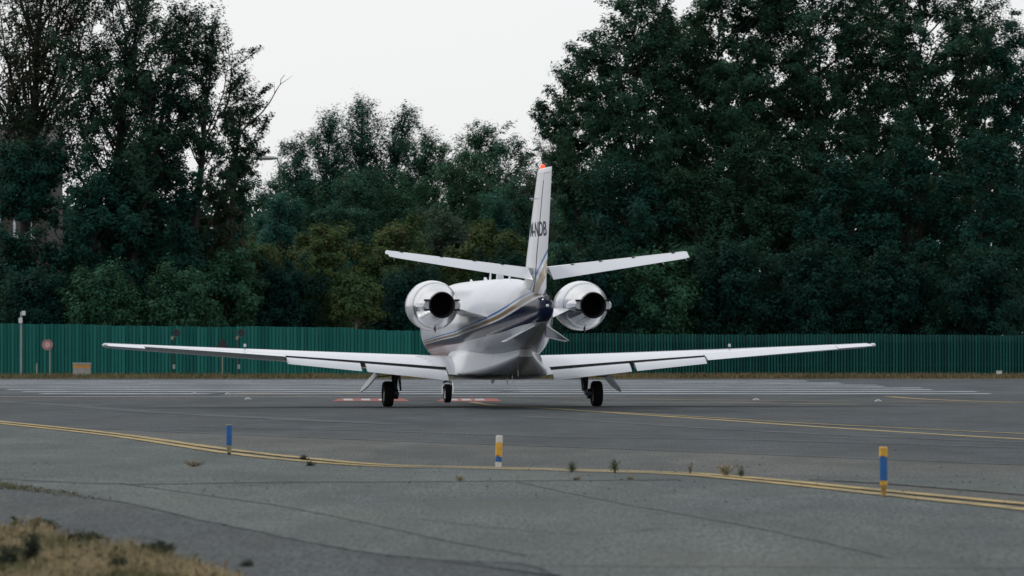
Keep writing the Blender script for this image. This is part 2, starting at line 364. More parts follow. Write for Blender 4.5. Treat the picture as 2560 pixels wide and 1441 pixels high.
LEAVES = [0]
def leaves_mesh(name, C, D, size, mat, parent, aspect=0.72, up=0.35, N=None):
    n = len(C); LEAVES[0] += n; nr = rng.normal(size=(n,3)); nr[:,2] += up*1.5
    if N is not None: nr = nr*0.30+N
    nr /= np.linalg.norm(nr,axis=1)[:,None]
    u = D + rng.normal(size=(n,3))*0.75; u -= nr*np.sum(u*nr,axis=1)[:,None]; u /= np.linalg.norm(u,axis=1)[:,None]+1e-9
    v = np.cross(nr,u); s = size*np.clip(rng.lognormal(-0.08,0.32,n),0.45,1.8)[:,None]
    V = np.empty((n,3,3)); V[:,0] = C-u*s*0.42+v*s*0.5*aspect; V[:,1] = C+u*s*0.58; V[:,2] = C-u*s*0.42-v*s*0.5*aspect
    me = bpy.data.meshes.new(name); me.vertices.add(n*3); me.vertices.foreach_set('co', V.reshape(-1).astype(np.float32))
    me.loops.add(n*3); me.loops.foreach_set('vertex_index', np.arange(n*3,dtype=np.int32))
    me.polygons.add(n); me.polygons.foreach_set('loop_start', np.arange(0,n*3,3,dtype=np.int32))
    me.update(calc_edges=True)
    a = me.attributes.new('tint','FLOAT','POINT'); a.data.foreach_set('value', np.repeat(rng.uniform(0,1,n),3).astype(np.float32))
    return link(name, me, parent, [mat])

class Tubes:
    def __init__(s): s.V = []; s.F = []; s.n = 0
    def add(s, P, r0, r1, k):
        P = np.asarray(P,float); m = len(P); T = np.gradient(P,axis=0); T /= np.linalg.norm(T,axis=1)[:,None]+1e-9
        ref = np.array([0,0,1.]) if abs(T[0,2]) < .8 else np.array([1.,0,0])
        A = np.cross(T,ref); A /= np.linalg.norm(A,axis=1)[:,None]+1e-9; B = np.cross(T,A)
        q = np.arange(k)*2*np.pi/k; rr = np.linspace(r0,r1,m)[:,None,None]
        V = P[:,None,:]+rr*(A[:,None,:]*np.cos(q)[None,:,None]+B[:,None,:]*np.sin(q)[None,:,None])
        s.V.append(V.reshape(-1,3)); i = np.arange(m-1)[:,None]*k; j = np.arange(k)[None,:]; j2 = (j+1)%k
        s.F.append((np.stack([i+j,i+j2,i+k+j2,i+k+j],-1).reshape(-1,4)+s.n)); s.n += m*k
    def build(s, name, mat, parent):
        V = np.concatenate(s.V); F = np.concatenate(s.F); nf = len(F)
        me = bpy.data.meshes.new(name); me.vertices.add(len(V)); me.vertices.foreach_set('co', V.reshape(-1).astype(np.float32))
        me.loops.add(nf*4); me.loops.foreach_set('vertex_index', F.reshape(-1).astype(np.int32))
        me.polygons.add(nf); me.polygons.foreach_set('loop_start', np.arange(0,nf*4,4,dtype=np.int32)); me.update(calc_edges=True)
        me.polygons.foreach_set('use_smooth', [True]*nf)
        return link(name, me, parent, [mat])

TREES = []
FINE = 1.85      # leaves are many and small
def tree(name, label, px, d, top, hw, bottom=860, style='broad', leaf='broad', nl=9000, size=0.2, lean=0.0, clump=0.55, group=None, bark='bark', nb=None, seed=None, dead=None, stems=1, fork=0.0, rdepth=0.8, cat='tree'):
    """px, top, hw, bottom: centre, top, half width and crown bottom measured in photo pixels at distance d"""
    global rng
    rng = np.random.default_rng(seed if seed is not None else len(TREES)*13+5); TREES.append(name)
    s = d/FOC; H = wz(top,d); Rr = hw*s; hb = max(0.25, wz(bottom,d)); X = wx(px,d)
    t = empty(name, (X,d,-0.01)); tag(t, label, cat, group)
    tb = Tubes(); lean_m = lean*s
    def shift(z): return lean_m*(np.clip(z,0,None)/H)**1.4
    prof = {'broad': lambda q: np.sin(np.pi*np.clip(q*0.82+0.16,0,1))**0.62, 'poplar': lambda q: np.sin(np.pi*np.clip(q*0.80+0.17,0,1))**0.75,
            'bush': lambda q: np.sqrt(np.clip(1-q**2.2,0,1)), 'cone': lambda q: np.clip(1.02-q,0,1)**0.75, 'wisp': lambda q: np.sin(np.pi*np.clip(q*0.8+0.17,0,1))**0.8,
            'willow': lambda q: np.sqrt(np.clip(1-q**2.2,0,1)), 'spire': lambda q: np.sin(np.pi*np.clip(0.32+0.67*q,0,1))**0.7, 'dome': lambda q: np.sqrt(np.clip(1-((q-.4)/.63)**2,0,1))}[style]
    el = {'broad':(15,58),'poplar':(52,76),'bush':(10,70),'cone':(15,50),'wisp':(55,78),'willow':(35,75),'spire':(45,70),'dome':(15,60)}[style]
    CL = []; DR = []; W = []
    nb = nb or int(18+Rr*8)
    for st in range(stems):
        off = np.array([0.,0.]) if stems == 1 else np.array([(st-(stems-1)/2)*fork*s, rng.uniform(-.5,.5)])
        Ht = H*(1.0 if stems == 1 else rng.uniform(0.86,1.0)); nz = np.linspace(0,Ht*(0.80 if style == 'dome' else 0.96),9)
        wob = np.cumsum(rng.normal(size=(9,2))*0.06*Ht/12,axis=0); wob[0] = 0
        TP = np.stack([wob[:,0]+off[0]*np.clip(nz/(0.35*Ht),0,1)+shift(nz), wob[:,1]+off[1]*np.clip(nz/(0.35*Ht),0,1), nz],-1)
        tr0 = (0.017 if style == 'dome' else 0.028)*Ht*(0.55 if stems > 1 or style in('bush','willow') else 1); tb.add(TP, tr0*0.75, 0.012, 7)
        for i in range(nb//stems):
            q = (i+rng.uniform(0,1))/(nb//stems); zc = hb+(Ht-hb)*q*0.97
            az = i*2.39996+rng.uniform(-.5,.5); e = R(rng.uniform(*el))*(0.75+0.35*q)
            rad = Rr*prof(np.array(q))*rng.uniform(0.62,1.12)
            if stems > 1: rad *= 0.72
            ln = max(0.4, rad/max(0.3,math.cos(e))); ln = min(ln, (Ht-hb)*0.55)
            z0 = max(0.12*Ht if style not in('bush','willow') else 0.05, zc-ln*math.sin(e)*0.75)
            p0 = np.array([np.interp(z0,TP[:,2],TP[:,0]), np.interp(z0,TP[:,2],TP[:,1]), z0])
            dr = np.array([math.cos(az)*math.cos(e), math.sin(az)*math.cos(e)*rdepth, math.sin(e)])
            k = np.linspace(0,1,6)[:,None]
            curve = np.array([0,0,1.])*(k**2)*ln*(0.18 if style != 'willow' else -0.15)
            P = p0+dr*ln*k+curve+np.cumsum(rng.normal(size=(6,3))*0.035*ln,axis=0)*np.clip(k*3,0,1)
            P[:,0] += lean_m*0.10*k[:,0]**2*ln/max(1,Rr)*0.6
            P[:,2] = np.clip(P[:,2], 0.1, H*1.01)
            tb.add(P, max(0.02,0.011*ln+0.012), 0.008, 5)
            tang = P[-1]-P[2]; tang /= np.linalg.norm(tang)+1e-9
            ns = 3+int(ln*1.6)
            for j in range(ns):
                a = rng.uniform(0.28,1.0); b = np.array([np.interp(a,k[:,0],P[:,c]) for c in range(3)])
                sd = tang*rng.uniform(0.3,1.0)+rng.normal(size=3)*np.array([.6,.6,.45]); sd[0] += 0.25*np.sign(lean)*min(1,abs(lean)/60) ; sd /= np.linalg.norm(sd)
                sl = ln*rng.uniform(0.14,0.34)+0.25; Q = b+sd*sl*np.linspace(0,1,4)[:,None]; Q[:,2] += 0.12*sl*np.linspace(0,1,4)**2*(1 if style != 'willow' else -2)
                if style not in ('bush','willow') and (style in ('poplar','wisp') or j % 2): tb.add(Q, max(.012,0.02*sl), 0.005, 3)
                for f in (0.45,0.75,1.0):
                    CL.append(b+(Q[-1]-b)*f); DR.append(sd); W.append(sl*(0.5+0.6*f)*rng.uniform(0.35,1.3))
    if dead:
        for pts in dead:
            P = np.array([((x-px)*s, rng.uniform(-.3,.3), wz(y,d)) for x,y in pts]); k = np.linspace(0,1,len(P)); kk = np.linspace(0,1,14)
            P = np.stack([np.interp(kk,k,P[:,c]) for c in range(3)],-1)+rng.normal(size=(14,3))*0.03; tb.add(P, 0.05, 0.012, 5)
            for j in range(4):
                b = P[6+2*j-1]; q = b+np.array([rng.uniform(-.6,.6),0,rng.uniform(.3,1.0)])*np.linspace(0,1,4)[:,None]; tb.add(q, .018, .005, 3)
    nl = int(nl*FINE*(1.3 if group in (RG,'back row of the right-hand wood') else 1.0)); size = size*0.77
    CL = np.array(CL); DR = np.array(DR); W = np.array(W); W /= W.sum()
    idx = rng.choice(len(CL), nl, p=W)
    g = rng.normal(size=(nl,3)); g /= np.linalg.norm(g,axis=1)[:,None]+1e-9
    g = g*(rng.uniform(0,1,nl)**0.42)[:,None]*clump*np.array([1.0,1.0,0.8])*rng.uniform(0.45,1.15,len(CL))[idx][:,None]
    along = rng.uniform(-1,1,nl)[:,None]*DR[idx]*clump*(0.4 if style not in('poplar','wisp','spire') else 1.1)
    C = CL[idx]+g+along; ok = C[:,2] > 0.08; C = C[ok]; D = DR[idx][ok].copy()
    if style == 'willow': D = D*0.4+np.array([0.45,0,0.5])
    D[:,0] += np.sign(lean)*0.5*min(1,abs(lean)/40)
    tb.build('trunk', M[bark], t)
    ctr = np.stack([shift(C[:,2]), np.zeros(len(C)), np.minimum(C[:,2], hb+(H-hb)*0.45)],-1)
    N = C-ctr; N /= np.linalg.norm(N,axis=1)[:,None]+1e-6; cn = (C-CL[idx][ok]); cn /= np.linalg.norm(cn,axis=1)[:,None]+1e-6
    N = N*0.55+cn*0.55+np.array([0,0,0.35])
    leaves_mesh('crown', C, D, size, LM[leaf], t, 0.72 if style != 'willow' else 0.3, N=N)
    return t

LG, MG, RG = 'tall poplars on the left', 'trees behind the jet', 'tall trees on the right'
# --- left group
tree('poplar_tree','tall loose poplar at the far left edge, sky showing through its crown',50,206,-190,190,480,'poplar','poplar_rust',22000,0.165,70,0.44,LG,nb=52)
tree('poplar_tree','tall many-branched poplar standing right of the leftmost one, bent by wind',230,204,-130,135,560,'poplar','poplar',24000,0.16,120,0.38,LG,nb=52)
tree('poplar_tree','wind-bent dense poplar leaning right over the thin open poplar',295,201,5,95,640,'poplar','poplar',21000,0.16,150,0.36,LG,nb=44)
tree('poplar_tree','thin open poplar with a bare dead branch beside the white sky gap',455,203,48,85,520,'poplar','poplar',9000,0.155,70,0.32,LG,nb=24,
     dead=[[(600,330),(650,285),(685,235),(708,186)],[(560,300),(572,240),(576,190),(582,130)]])
tree('poplar_tree','slender upright leafy poplar right of the thin open poplar',548,206,215,58,500,'poplar','poplar',5600,0.155,60,0.30,LG,nb=16)
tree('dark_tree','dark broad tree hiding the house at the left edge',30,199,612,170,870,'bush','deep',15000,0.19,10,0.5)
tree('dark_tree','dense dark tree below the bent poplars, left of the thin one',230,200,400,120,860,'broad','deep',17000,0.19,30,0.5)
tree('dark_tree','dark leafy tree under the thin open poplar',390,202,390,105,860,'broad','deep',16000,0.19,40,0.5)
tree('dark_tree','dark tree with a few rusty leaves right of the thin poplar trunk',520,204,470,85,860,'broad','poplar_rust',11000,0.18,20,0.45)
tree('shrub','low green shrub above the fence near the round sign',250,194,690,110,862,'bush','mid',10000,0.16,10,0.45,cat='shrub')
tree('shrub','low wide dark shrub above the fence at the left edge',90,195,700,110,862,'bush','under',9000,0.17,10,0.45,cat='shrub')
tree('shrub','green shrub with arching sprays above the fence below the thin poplar',440,194,690,100,862,'bush','mid',9500,0.16,10,0.45,cat='shrub')
tree('columnar_tree','small dark column-shaped tree in the gap left of the lamp head',588,226,372,36,860,'spire','deep',6000,0.18,6,0.4)
tree('dark_tree','dark loose tree in front of the house at the left edge',65,202,385,130,545,'dome','deep',9000,0.18,15,0.42)
# --- middle, skyline row
tree('wind_blown_tree','rounded skyline tree at the left end, beside the lamp head',722,240,348,50,720,'dome','hazy',15000,0.14,14,0.48,MG,nb=44)
tree('wind_blown_tree','wind-bent skyline tree, second peak from the lamp head',780,242,275,66,720,'spire','hazy',21000,0.14,44,0.46,MG,nb=64)
tree('wind_blown_tree','tallest pointed skyline tree behind the jet',872,244,248,70,720,'spire','hazy',23000,0.14,40,0.46,MG,nb=70)
tree('wind_blown_tree','wind-bent skyline tree just right of the tallest one',925,243,266,72,720,'spire','hazy',21000,0.14,90,0.40,MG,nb=64)
tree('wind_blown_tree','lower skyline tree with thin right side above the left tailplane',1005,241,330,60,720,'spire','hazy',14000,0.14,50,0.44,MG,nb=44)
tree('round_tree','small skyline tree between the wind-bent trees and the round one',1090,240,352,50,720,'dome','mid',10000,0.14,6,0.46,MG,nb=36)
tree('round_tree','round-topped skyline tree left of the fin',1190,240,312,84,720,'dome','mid',24000,0.14,6,0.50,MG,nb=60)
tree('round_tree','narrow dark skyline tree right of the round-topped one',1272,238,348,52,720,'dome','hazy',12000,0.14,14,0.46,MG,nb=40)
tree('sparse_tree','thin pale half-bare tree behind the red beacon',1375,236,318,66,620,'wisp','twig',5600,0.11,22,0.36,MG,nb=40,bark='bark_pale')
tree('sparse_tree','grey drooping twiggy tree left of the red beacon',1300,232,425,66,760,'wisp','willow',11000,0.12,25,0.40,MG,nb=44)
# --- middle, second row
def mid(label, px, d, top, hw, leaf, nl, style='bush', size=0.14, clump=0.5, lean=8, name='bushy_tree', bottom=862):
    return tree(name, label, px, d, top, hw, bottom, style, leaf, nl, size, lean, clump, 'bushy trees behind the fence')
mid('dark bushy tree under the left end of the skyline trees',680,230,445,95,'hazy',25500)
mid('dark dense tree below the tallest skyline tree',870,228,430,115,'hazy',28500)
mid('green dense tree below the dip in the skyline',1010,229,440,100,'mid',24000)
mid('olive green domed tree below the round-topped skyline tree',1150,226,400,120,'mid',30000)
mid('dark tree just left of the fin top',1270,224,455,75,'hazy',16500)
mid('blue-green domed bush left of the tallest skyline tree, low down',690,216,505,90,'teal',22500)
mid('dark green bush between the blue-green bush and the grey-green one',860,215,525,95,'hazy',21000)
mid('grey-green feathery bush above the left tailplane tip',1085,213,510,110,'willow',24000,'willow',0.22,0.42,20,'feathery_bush')
mid('dark bush beside the fin lettering',1240,214,525,90,'teal',18000)
mid('leafy blue-green tree right of the fin lettering',1430,222,460,80,'teal',20250)
mid('mid green bush right of the fin above the right engine',1450,212,550,95,'mid',20250)
# --- middle, front row with autumn tints
AG = 'autumn-tinted trees'
tree('autumn_tree','small rusty-tipped tree left of the large rusty ones',640,207,612,62,862,'broad','autumn',15000,0.14,6,0.42,AG)
tree('autumn_tree','large rusty-topped tree in the middle of the fence line',800,206,575,110,862,'broad','autumn',28500,0.14,6,0.42,AG)
tree('autumn_tree','wide rusty-green tree behind the left tailplane tip',990,207,572,108,862,'broad','autumn',25500,0.14,6,0.42,AG)
tree('autumn_tree','orange-topped tree behind the left tailplane root',1205,206,570,92,862,'broad','autumn',25500,0.14,6,0.42,AG)
tree('young_tree','young tree with a pale trunk left of the left engine',890,197,708,72,800,'broad','autumn',6300,0.15,6,0.34,bark='bark_pale')
tree('dark_tree','dark green leafy tree left of the young pale-trunked one',700,202,680,100,862,'bush','under',15000,0.15,5,0.45)
tree('dark_tree','dark green tree behind the left engine',1020,201,690,110,862,'bush','under',15000,0.15,5,0.45)
tree('dark_tree','dark green tree behind the fin root',1260,202,650,110,862,'bush','under',16000,0.15,5,0.45)
tree('dark_tree','dark undergrowth tree left of the small rusty-tipped tree',560,201,640,75,862,'bush','mid',13500,0.15,5,0.45)
# --- right group
tree('broad_tree','large open-crowned tree at the left end of the right-hand wood',1600,207,-15,172,560,'dome','broad',29000,0.175,-10,0.42,RG,nb=62)
tree('broad_tree','lower leafy tree reaching out left of the large open-crowned one',1455,211,200,85,520,'dome','broad',8500,0.175,-25,0.40,RG,nb=34)
tree('broad_tree','tall broad tree, second along the right-hand wood',1815,209,-170,172,560,'dome','broad',31000,0.175,5,0.42,RG,nb=60)
tree('broad_tree','tall broad tree, third along the right-hand wood',2050,210,-190,178,560,'dome','broad',32000,0.175,5,0.42,RG,nb=60)
tree('broad_tree','tall broad tree, fourth along the right-hand wood',2300,208,-170,182,560,'dome','broad',32000,0.175,5,0.42,RG,nb=60)
tree('broad_tree','dark broad tree cut off by the right edge',2570,205,60,100,600,'dome','deep',13000,0.175,5,0.44,RG,nb=44)
for lab, px, top in (('back-row tree filling the dip between the first and second broad trees',1715,20),('back-row tree between the second and third broad trees',1935,-60),('back-row tree between the third and fourth broad trees',2180,-60),('back-row tree between the fourth broad tree and the right edge',2440,-10)):
    tree('back_row_tree',lab,px,226,top,125,560,'dome','broad',15000,0.18,4,0.45,'back row of the right-hand wood',nb=44)
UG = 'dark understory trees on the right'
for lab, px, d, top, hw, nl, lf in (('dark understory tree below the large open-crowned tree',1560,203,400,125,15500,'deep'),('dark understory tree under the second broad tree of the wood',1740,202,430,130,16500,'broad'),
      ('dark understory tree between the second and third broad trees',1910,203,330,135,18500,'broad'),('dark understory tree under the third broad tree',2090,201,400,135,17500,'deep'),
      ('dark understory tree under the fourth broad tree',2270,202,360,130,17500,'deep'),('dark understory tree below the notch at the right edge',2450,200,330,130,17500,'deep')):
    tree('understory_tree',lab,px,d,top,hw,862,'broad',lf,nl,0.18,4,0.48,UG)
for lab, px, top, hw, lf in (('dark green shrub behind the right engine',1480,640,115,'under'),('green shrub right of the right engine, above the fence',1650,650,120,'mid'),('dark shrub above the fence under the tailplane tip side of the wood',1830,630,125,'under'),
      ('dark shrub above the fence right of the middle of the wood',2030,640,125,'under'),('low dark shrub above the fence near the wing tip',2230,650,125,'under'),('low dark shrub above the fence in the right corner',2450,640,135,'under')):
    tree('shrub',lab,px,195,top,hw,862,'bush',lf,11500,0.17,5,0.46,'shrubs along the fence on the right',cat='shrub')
# the wood further back reads as one dark mass
rng = np.random.default_rng(99)
def far_wood():
    C = []
    for k in range(170):
        x = -34+68*(k+rng.uniform(0,1))/170; 
        px = x/262*FOC+1280
        top = 440 if px < 560 else (425 if px < 1330 else 345)
        h = wz(top,262)*rng.uniform(0.75,1.0); r = rng.uniform(1.6,3.0); n = 620
        q = rng.normal(size=(n,3)); q /= np.linalg.norm(q,axis=1)[:,None]
        c = np.array([x, 262+rng.uniform(-3,8), 0])+q*np.array([r,r,h*0.55])*rng.uniform(0.7,1.03,n)[:,None]+np.array([0,0,h*0.45]); C.append(c[c[:,2] > 0])
    C.append(np.stack([rng.uniform(-36,36,11000), rng.uniform(255,262,11000), rng.uniform(0,4.0,11000)],-1))
    C = np.concatenate(C); o = leaves_mesh('far_wood', C, rng.normal(size=C.shape), 0.46, LM['deep'], None)
    tag(o,'dark mass of woodland far behind the fence', 'woodland', kind='stuff')
far_wood()

# ------------------------------------------------------------------ house and lamp beyond the trees
M['house_wall'] = plain('house_wall', (0.06,0.055,0.05), 0.9, 0, 0.2, 2)
M['roof_slate'] = plain('roof_slate', (0.04,0.042,0.045), 0.8, 0, 0.3, 3)
M['pvc'] = plain('white_frame', (0.62,0.64,0.66), 0.5, 0, 0.1, 3)
def house():
    d = 236; x0, x1 = wx(-330,d), wx(118,d); h = wz(392,d); cx = (x0+x1)/2; t = empty('house', (cx,d,0)); hw = (x1-x0)/2
    tag(t,'dark house with white window frames glimpsed through the trees at left edge','house')
    MB().box((0,4,h/2),(hw,4,h/2)).build('wall', M['house_wall'], t)
    m = MB(); e = 0.35
    m.V = [(-hw-e,-e,h),(hw+e,-e,h),(hw+e,8+e,h),(-hw-e,8+e,h),(-hw-e,4,h+1.9),(hw+e,4,h+1.9)]; m.F = [(0,1,5,4),(2,3,4,5),(0,4,3),(1,2,5),(0,3,2,1)]
    m.build('roof', M['roof_slate'], t)
    for px in (-170,-90,-22,56):
        for py in (450,560,690):
            x = wx(px,d)-cx; z = wz(py,d)
            w = MB().box((x,-0.02,z),(0.42,0.03,0.55)).build('window', M['glass'], t)
            f = MB()
            for sx in (-1,1): f.box((x+sx*0.42,-0.06,z),(0.06,0.05,0.62))
            for sz in (-1,1): f.box((x,-0.058,z+sz*0.6),(0.36,0.046,0.05))
            f.build('frame', M['pvc'], w); MB().box((x,-0.12,z-0.74),(0.75,0.12,0.08)).build('sill', M['pvc'], w)
house()
M['lamp_grey'] = plain('lamp_grey', (0.30,0.31,0.32), 0.6, 0, 0.1, 3)
def street_lamp():
    d = 262; x, z = wx(652,d), wz(398,d); t = empty('street_lamp', (x+1.1,d,0)); tag(t,'grey oval lamp head poking out left of the skyline trees','street lamp')
    MB().tube([(0,0,0),(0,0,z*0.97),(-0.15,0,z+0.02)],[0.10,0.06,0.05],10).build('pole', M['lamp_grey'], t)
    rings = []
    for k in range(9):
        q = k/8*math.pi; r = max(0.01, math.sin(q)); rings.append([(-0.85+0.8*-math.cos(q), 0.3*r*math.cos(a), z+0.06+0.13*r*math.sin(a)) for a in np.linspace(0,2*math.pi,14,endpoint=False)])
    MB().rings(rings).build('lamp_head', M['lamp_grey'], t)
street_lamp()

# ------------------------------------------------------------------ fences
def fence_mat(name, c0, c1):
    n = NT(name); oi = n.new('ShaderNodeObjectInfo'); v = n.noise(n.coord('Object',(3,3,0.8)), 2.0, 5, 0.65)
    f = n.math('ADD', n.math('MULTIPLY', oi.outputs['Random'], 0.55), n.math('MULTIPLY', v, 0.55))
    return n.set(n.ramp(f,[(.2,c0),(.85,c1)]), 0.7, 0, **{'Specular IOR Level':0.12})
M['fence_left'] = fence_mat('green_board_paint', (0.009,0.092,0.082), (0.022,0.168,0.146))
M['fence_right'] = fence_mat('green_slat_paint', (0.007,0.062,0.056), (0.015,0.112,0.097))
M['fence_dark'] = plain('fence_dark', (0.005,0.040,0.036), 0.8, 0, 0.2, 2)
FD = 188.0
def board_mesh(name, w, t, fold):
    me = bpy.data.meshes.new(name); b = 0.012
    sec = [(-w/2,0),(-w/2+b,-t),(-w*0.18,-t-fold),(w*0.18,-t-fold),(w/2-b,-t),(w/2,0)]
    n = len(sec); V = [(x,y,0) for x,y in sec]+[(x,y,1) for x,y in sec]
    F = [(i,(i+1)%n,n+(i+1)%n,n+i) for i in range(n)]+[tuple(range(n))[::-1],tuple(range(n,2*n))]
    me.from_pydata(V,[],F); me.update(); return me
def fence(name, label, x0, x1, d, pitch, w, h0, h1, mat, part, step=None, tilt=0.0):
    t = empty(name, ((x0+x1)/2,d,0)); tag(t,label,'fence'); cx = (x0+x1)/2
    me = board_mesh(part, w, 0.03, 0.025); me.materials.append(mat); n = int((x1-x0)/pitch)
    for i in range(n):
        x = x0+(i+0.5)*pitch; q = i/n; h = h0+(h1-h0)*q+random.uniform(-.012,.012)+0.02*math.sin(x*0.55)+0.012*math.sin(x*1.7+1)
        if step and x > step[0]: h += step[1]
        o = bpy.data.objects.new(part, me); COL.objects.link(o); o.parent = t
        o.location = (x-cx, random.uniform(-.012,.012), 0.14); o.scale = (1,1,h-0.14); o.rotation_euler = (0,random.uniform(-.004,.004),random.uniform(-.06,.06)+tilt)
    for z in (0.5,1.5): MB().box((0,0.06,z),((x1-x0)/2,0.03,0.05)).build('rail', M['fence_dark'], t)
    MB().box((0,0.045,0.085),((x1-x0)/2,0.03,0.085)).build('plinth', M['fence_dark'], t)
    MB().box((0,0.125,min(h0,h1)*0.48+.05),((x1-x0)/2,0.008,min(h0,h1)*0.48-.05)).build('backing', M['fence_dark'], t)
fence('board_fence','tall green board fence on the left behind the jet, boards close together',wx(-330,FD),wx(1180,FD),FD,0.15,0.144,2.30,2.0,M['fence_left'],'board',(wx(885,FD),-0.06))
fence('slat_fence','lower dark green slat fence on the right with open dark gaps',wx(1180,FD)+0.1,wx(2860,FD),FD,0.128,0.088,1.83,1.77,M['fence_right'],'slat')

# ------------------------------------------------------------------ grass
M['dry_grass'] = leaf_mat('dry_grass_blade', (0.20,0.17,0.11), (0.42,0.335,0.205), (0.50,0.395,0.245), 0.9)
M['green_grass'] = leaf_mat('green_grass_blade', (0.10,0.105,0.062), (0.21,0.19,0.105))
M['dark_weed'] = leaf_mat('dark_weed_leaf', (0.022,0.030,0.026), (0.060,0.068,0.052))
def blades(name, B, h, w, mat, parent=None, lean=0.35):
    n = len(B); d = rng.normal(size=(n,3))*lean; d[:,2] = 1; d /= np.linalg.norm(d,axis=1)[:,None]; hh = h*rng.uniform(0.4,1.25,n)[:,None]
    q = rng.uniform(0,np.pi,n); s = np.stack([np.cos(q),np.sin(q),np.zeros(n)],-1)*w*0.5
    bend = rng.normal(size=(n,3))*0.22*hh; bend[:,2] = -0.05
    V = np.stack([B-s, B+s, B+d*hh*0.55+s*0.8, B+d*hh+bend, B+d*hh*0.55-s*0.8],1)
    me = bpy.data.meshes.new(name); me.vertices.add(n*5); me.vertices.foreach_set('co', V.reshape(-1).astype(np.float32))
    me.loops.add(n*5); me.loops.foreach_set('vertex_index', np.arange(n*5,dtype=np.int32)); me.polygons.add(n); me.polygons.foreach_set('loop_start', np.arange(0,n*5,5,dtype=np.int32)); me.update(calc_edges=True)
    a = me.attributes.new('tint','FLOAT','POINT'); a.data.foreach_set('value', np.repeat(rng.uniform(0,1,n),5).astype(np.float32))
    return link(name, me, parent, [mat])
verge = tag(sheet('verge', [(-400,178),(400,178),(400,192),(-400,192)], 0.004, M['soil']), kind='structure')
n = 30000; B = np.stack([rng.uniform(-28,28,n), rng.uniform(178.5,187.6,n), np.zeros(n)],-1)
k = (np.sin(B[:,0]*1.3)+np.sin(B[:,0]*3.1+1)+rng.normal(size=n)*0.8); lef = B[:,0] < 0.5
B1 = B[(~lef) | (k > 0.3)]; B2 = B[lef & (k <= 0.3)]
M['verge_dry'] = leaf_mat('verge_dry_blade', (0.10,0.085,0.055), (0.20,0.155,0.09), (0.28,0.205,0.115), 0.9)
tag(blades('dry_grass', B1, 0.26, 0.03, M['verge_dry']),'dry tan grass along the foot of the fence','grass',kind='stuff')
tag(blades('verge_grass', B2, 0.24, 0.03, M['green_grass']),'dull green grass at the foot of the board fence','grass',kind='stuff')
# near grass bank, lower left
M['straw'] = plain('straw_litter', (0.15,0.125,0.085), 0.95, 0, 0.4, 9)
bank = tag(sheet('grass_bank', [(x+random.uniform(-.03,.03), y+random.uniform(-.2,.2)) for x,y in [gp(p,q) for p,q in ((-80,1332),(-30,1328),(20,1330),(80,1336),(130,1350),(200,1370),(260,1388),(350,1390),(420,1408),(480,1426),(540,1446),(580,1470),(300,1520),(-120,1520))]], 0.0125, M['straw']), kind='structure')
gb = [gp(-60,1290), gp(0,1286), gp(80,1284), gp(130,1300), gp(150,1318), gp(260,1345), gp(350,1338), gp(400,1350), gp(460,1372), gp(510,1396), gp(560,1412), gp(600,1450)]
from_x = np.array([p[0] for p in gb]); from_y = np.array([p[1] for p in gb])
n = 105000; X = rng.uniform(-4.6,-1.2,n); Y = rng.uniform(25,38,n)
def bank_inside(X,Y):
    PX = X/Y*FOC+1280; PY = HORIZ+EYE*FOC/Y
    lim = np.interp(PX,[-300,0,80,130,150,260,350,400,460,510,560,640],[1322,1322,1322,1338,1352,1380,1374,1388,1406,1424,1436,1480])
    return PY-lim
dd = bank_inside(X,Y); nz_ = np.sin(X*9+Y*2.1)*8+np.sin(X*23-Y*5)*6+np.sin(X*4+Y*7)*6
keep = dd+nz_ > rng.exponential(24,n)*0.9; X, Y, dd = X[keep], Y[keep], dd[keep]
B = np.stack([X,Y,np.full(len(X),0.008)],-1); cl = np.sin(X*7+1)+np.sin(Y*1.9+X*3)+rng.normal(size=len(X))*0.5
tag(blades('bank_grass', B[cl > -0.9], 0.12, 0.0042, M['dry_grass'], lean=0.3),'dry straw-coloured grass in the lower left corner','grass',kind='stuff')
tag(blades('bank_grass_green', B[cl <= -0.9], 0.12, 0.005, M['green_grass'], lean=0.35),'dull green grass mixed into the straw in the lower left corner','grass',kind='stuff')
# grass growing out of the pavement joint
J = smooth_line(bnd[:9], 40); P = []
for i, p in enumerate(J):
    q = i/len(J); dens = 46*max(0, math.sin(q*11+0.2)*0.5+0.4)*max(0,1-q*1.7)
    for k in range(int(dens*random.uniform(0.2,1.6))): P.append((p.x+random.gauss(0,.09), p.y+random.gauss(0,.22), 0.008))
tag(blades('joint_grass', np.array(P), 0.034, 0.004, M['green_grass'], lean=0.6),'low grass growing along the joint in the near pavement','grass',kind='stuff')

def weed(name, label, px, py, hpx, n, mat, spread=0.35, group='weeds on the pavement', leafy=True, ls=0.018):
    x, d = gp(px,py); h = hpx*d/FOC; t = empty(name, (x,d,0.004)); tag(t,label,'weed',group); tb = Tubes(); C = []; D = []
    for i in range(n):
        a = rng.uniform(0,2*np.pi); ln = h*rng.uniform(0.55,1.05); ou = spread*h*rng.uniform(0.1,1.0); k = np.linspace(0,1,5)[:,None]
        P = np.concatenate([k*np.array([[math.cos(a)*ou, math.sin(a)*ou]]), k*ln],1)+rng.normal(size=(5,3))*0.01*k; tb.add(P, 0.004, 0.0015, 4)
        m = 40 if leafy else 7; q = rng.uniform(0.15,1.0,m); C.append(np.stack([np.interp(q,k[:,0],P[:,c]) for c in range(3)],-1)+rng.normal(size=(m,3))*0.018); D.append(rng.normal(size=(m,3)))
    tb.build('stem', M['bark'], t); o = leaves_mesh('leaf_cluster', np.concatenate(C), np.concatenate(D), ls, LM[mat] if mat in LM else M[mat], t, 0.5); o['kind'] = 'stuff'
weed('weed','small upright dark green weed, leftmost of the upright weeds by the yellow line',1430,1182,24,7,'weed',0.35)
weed('weed','taller loose green weed, second from left by the yellow line',1537,1184,36,8,'weed',0.4)
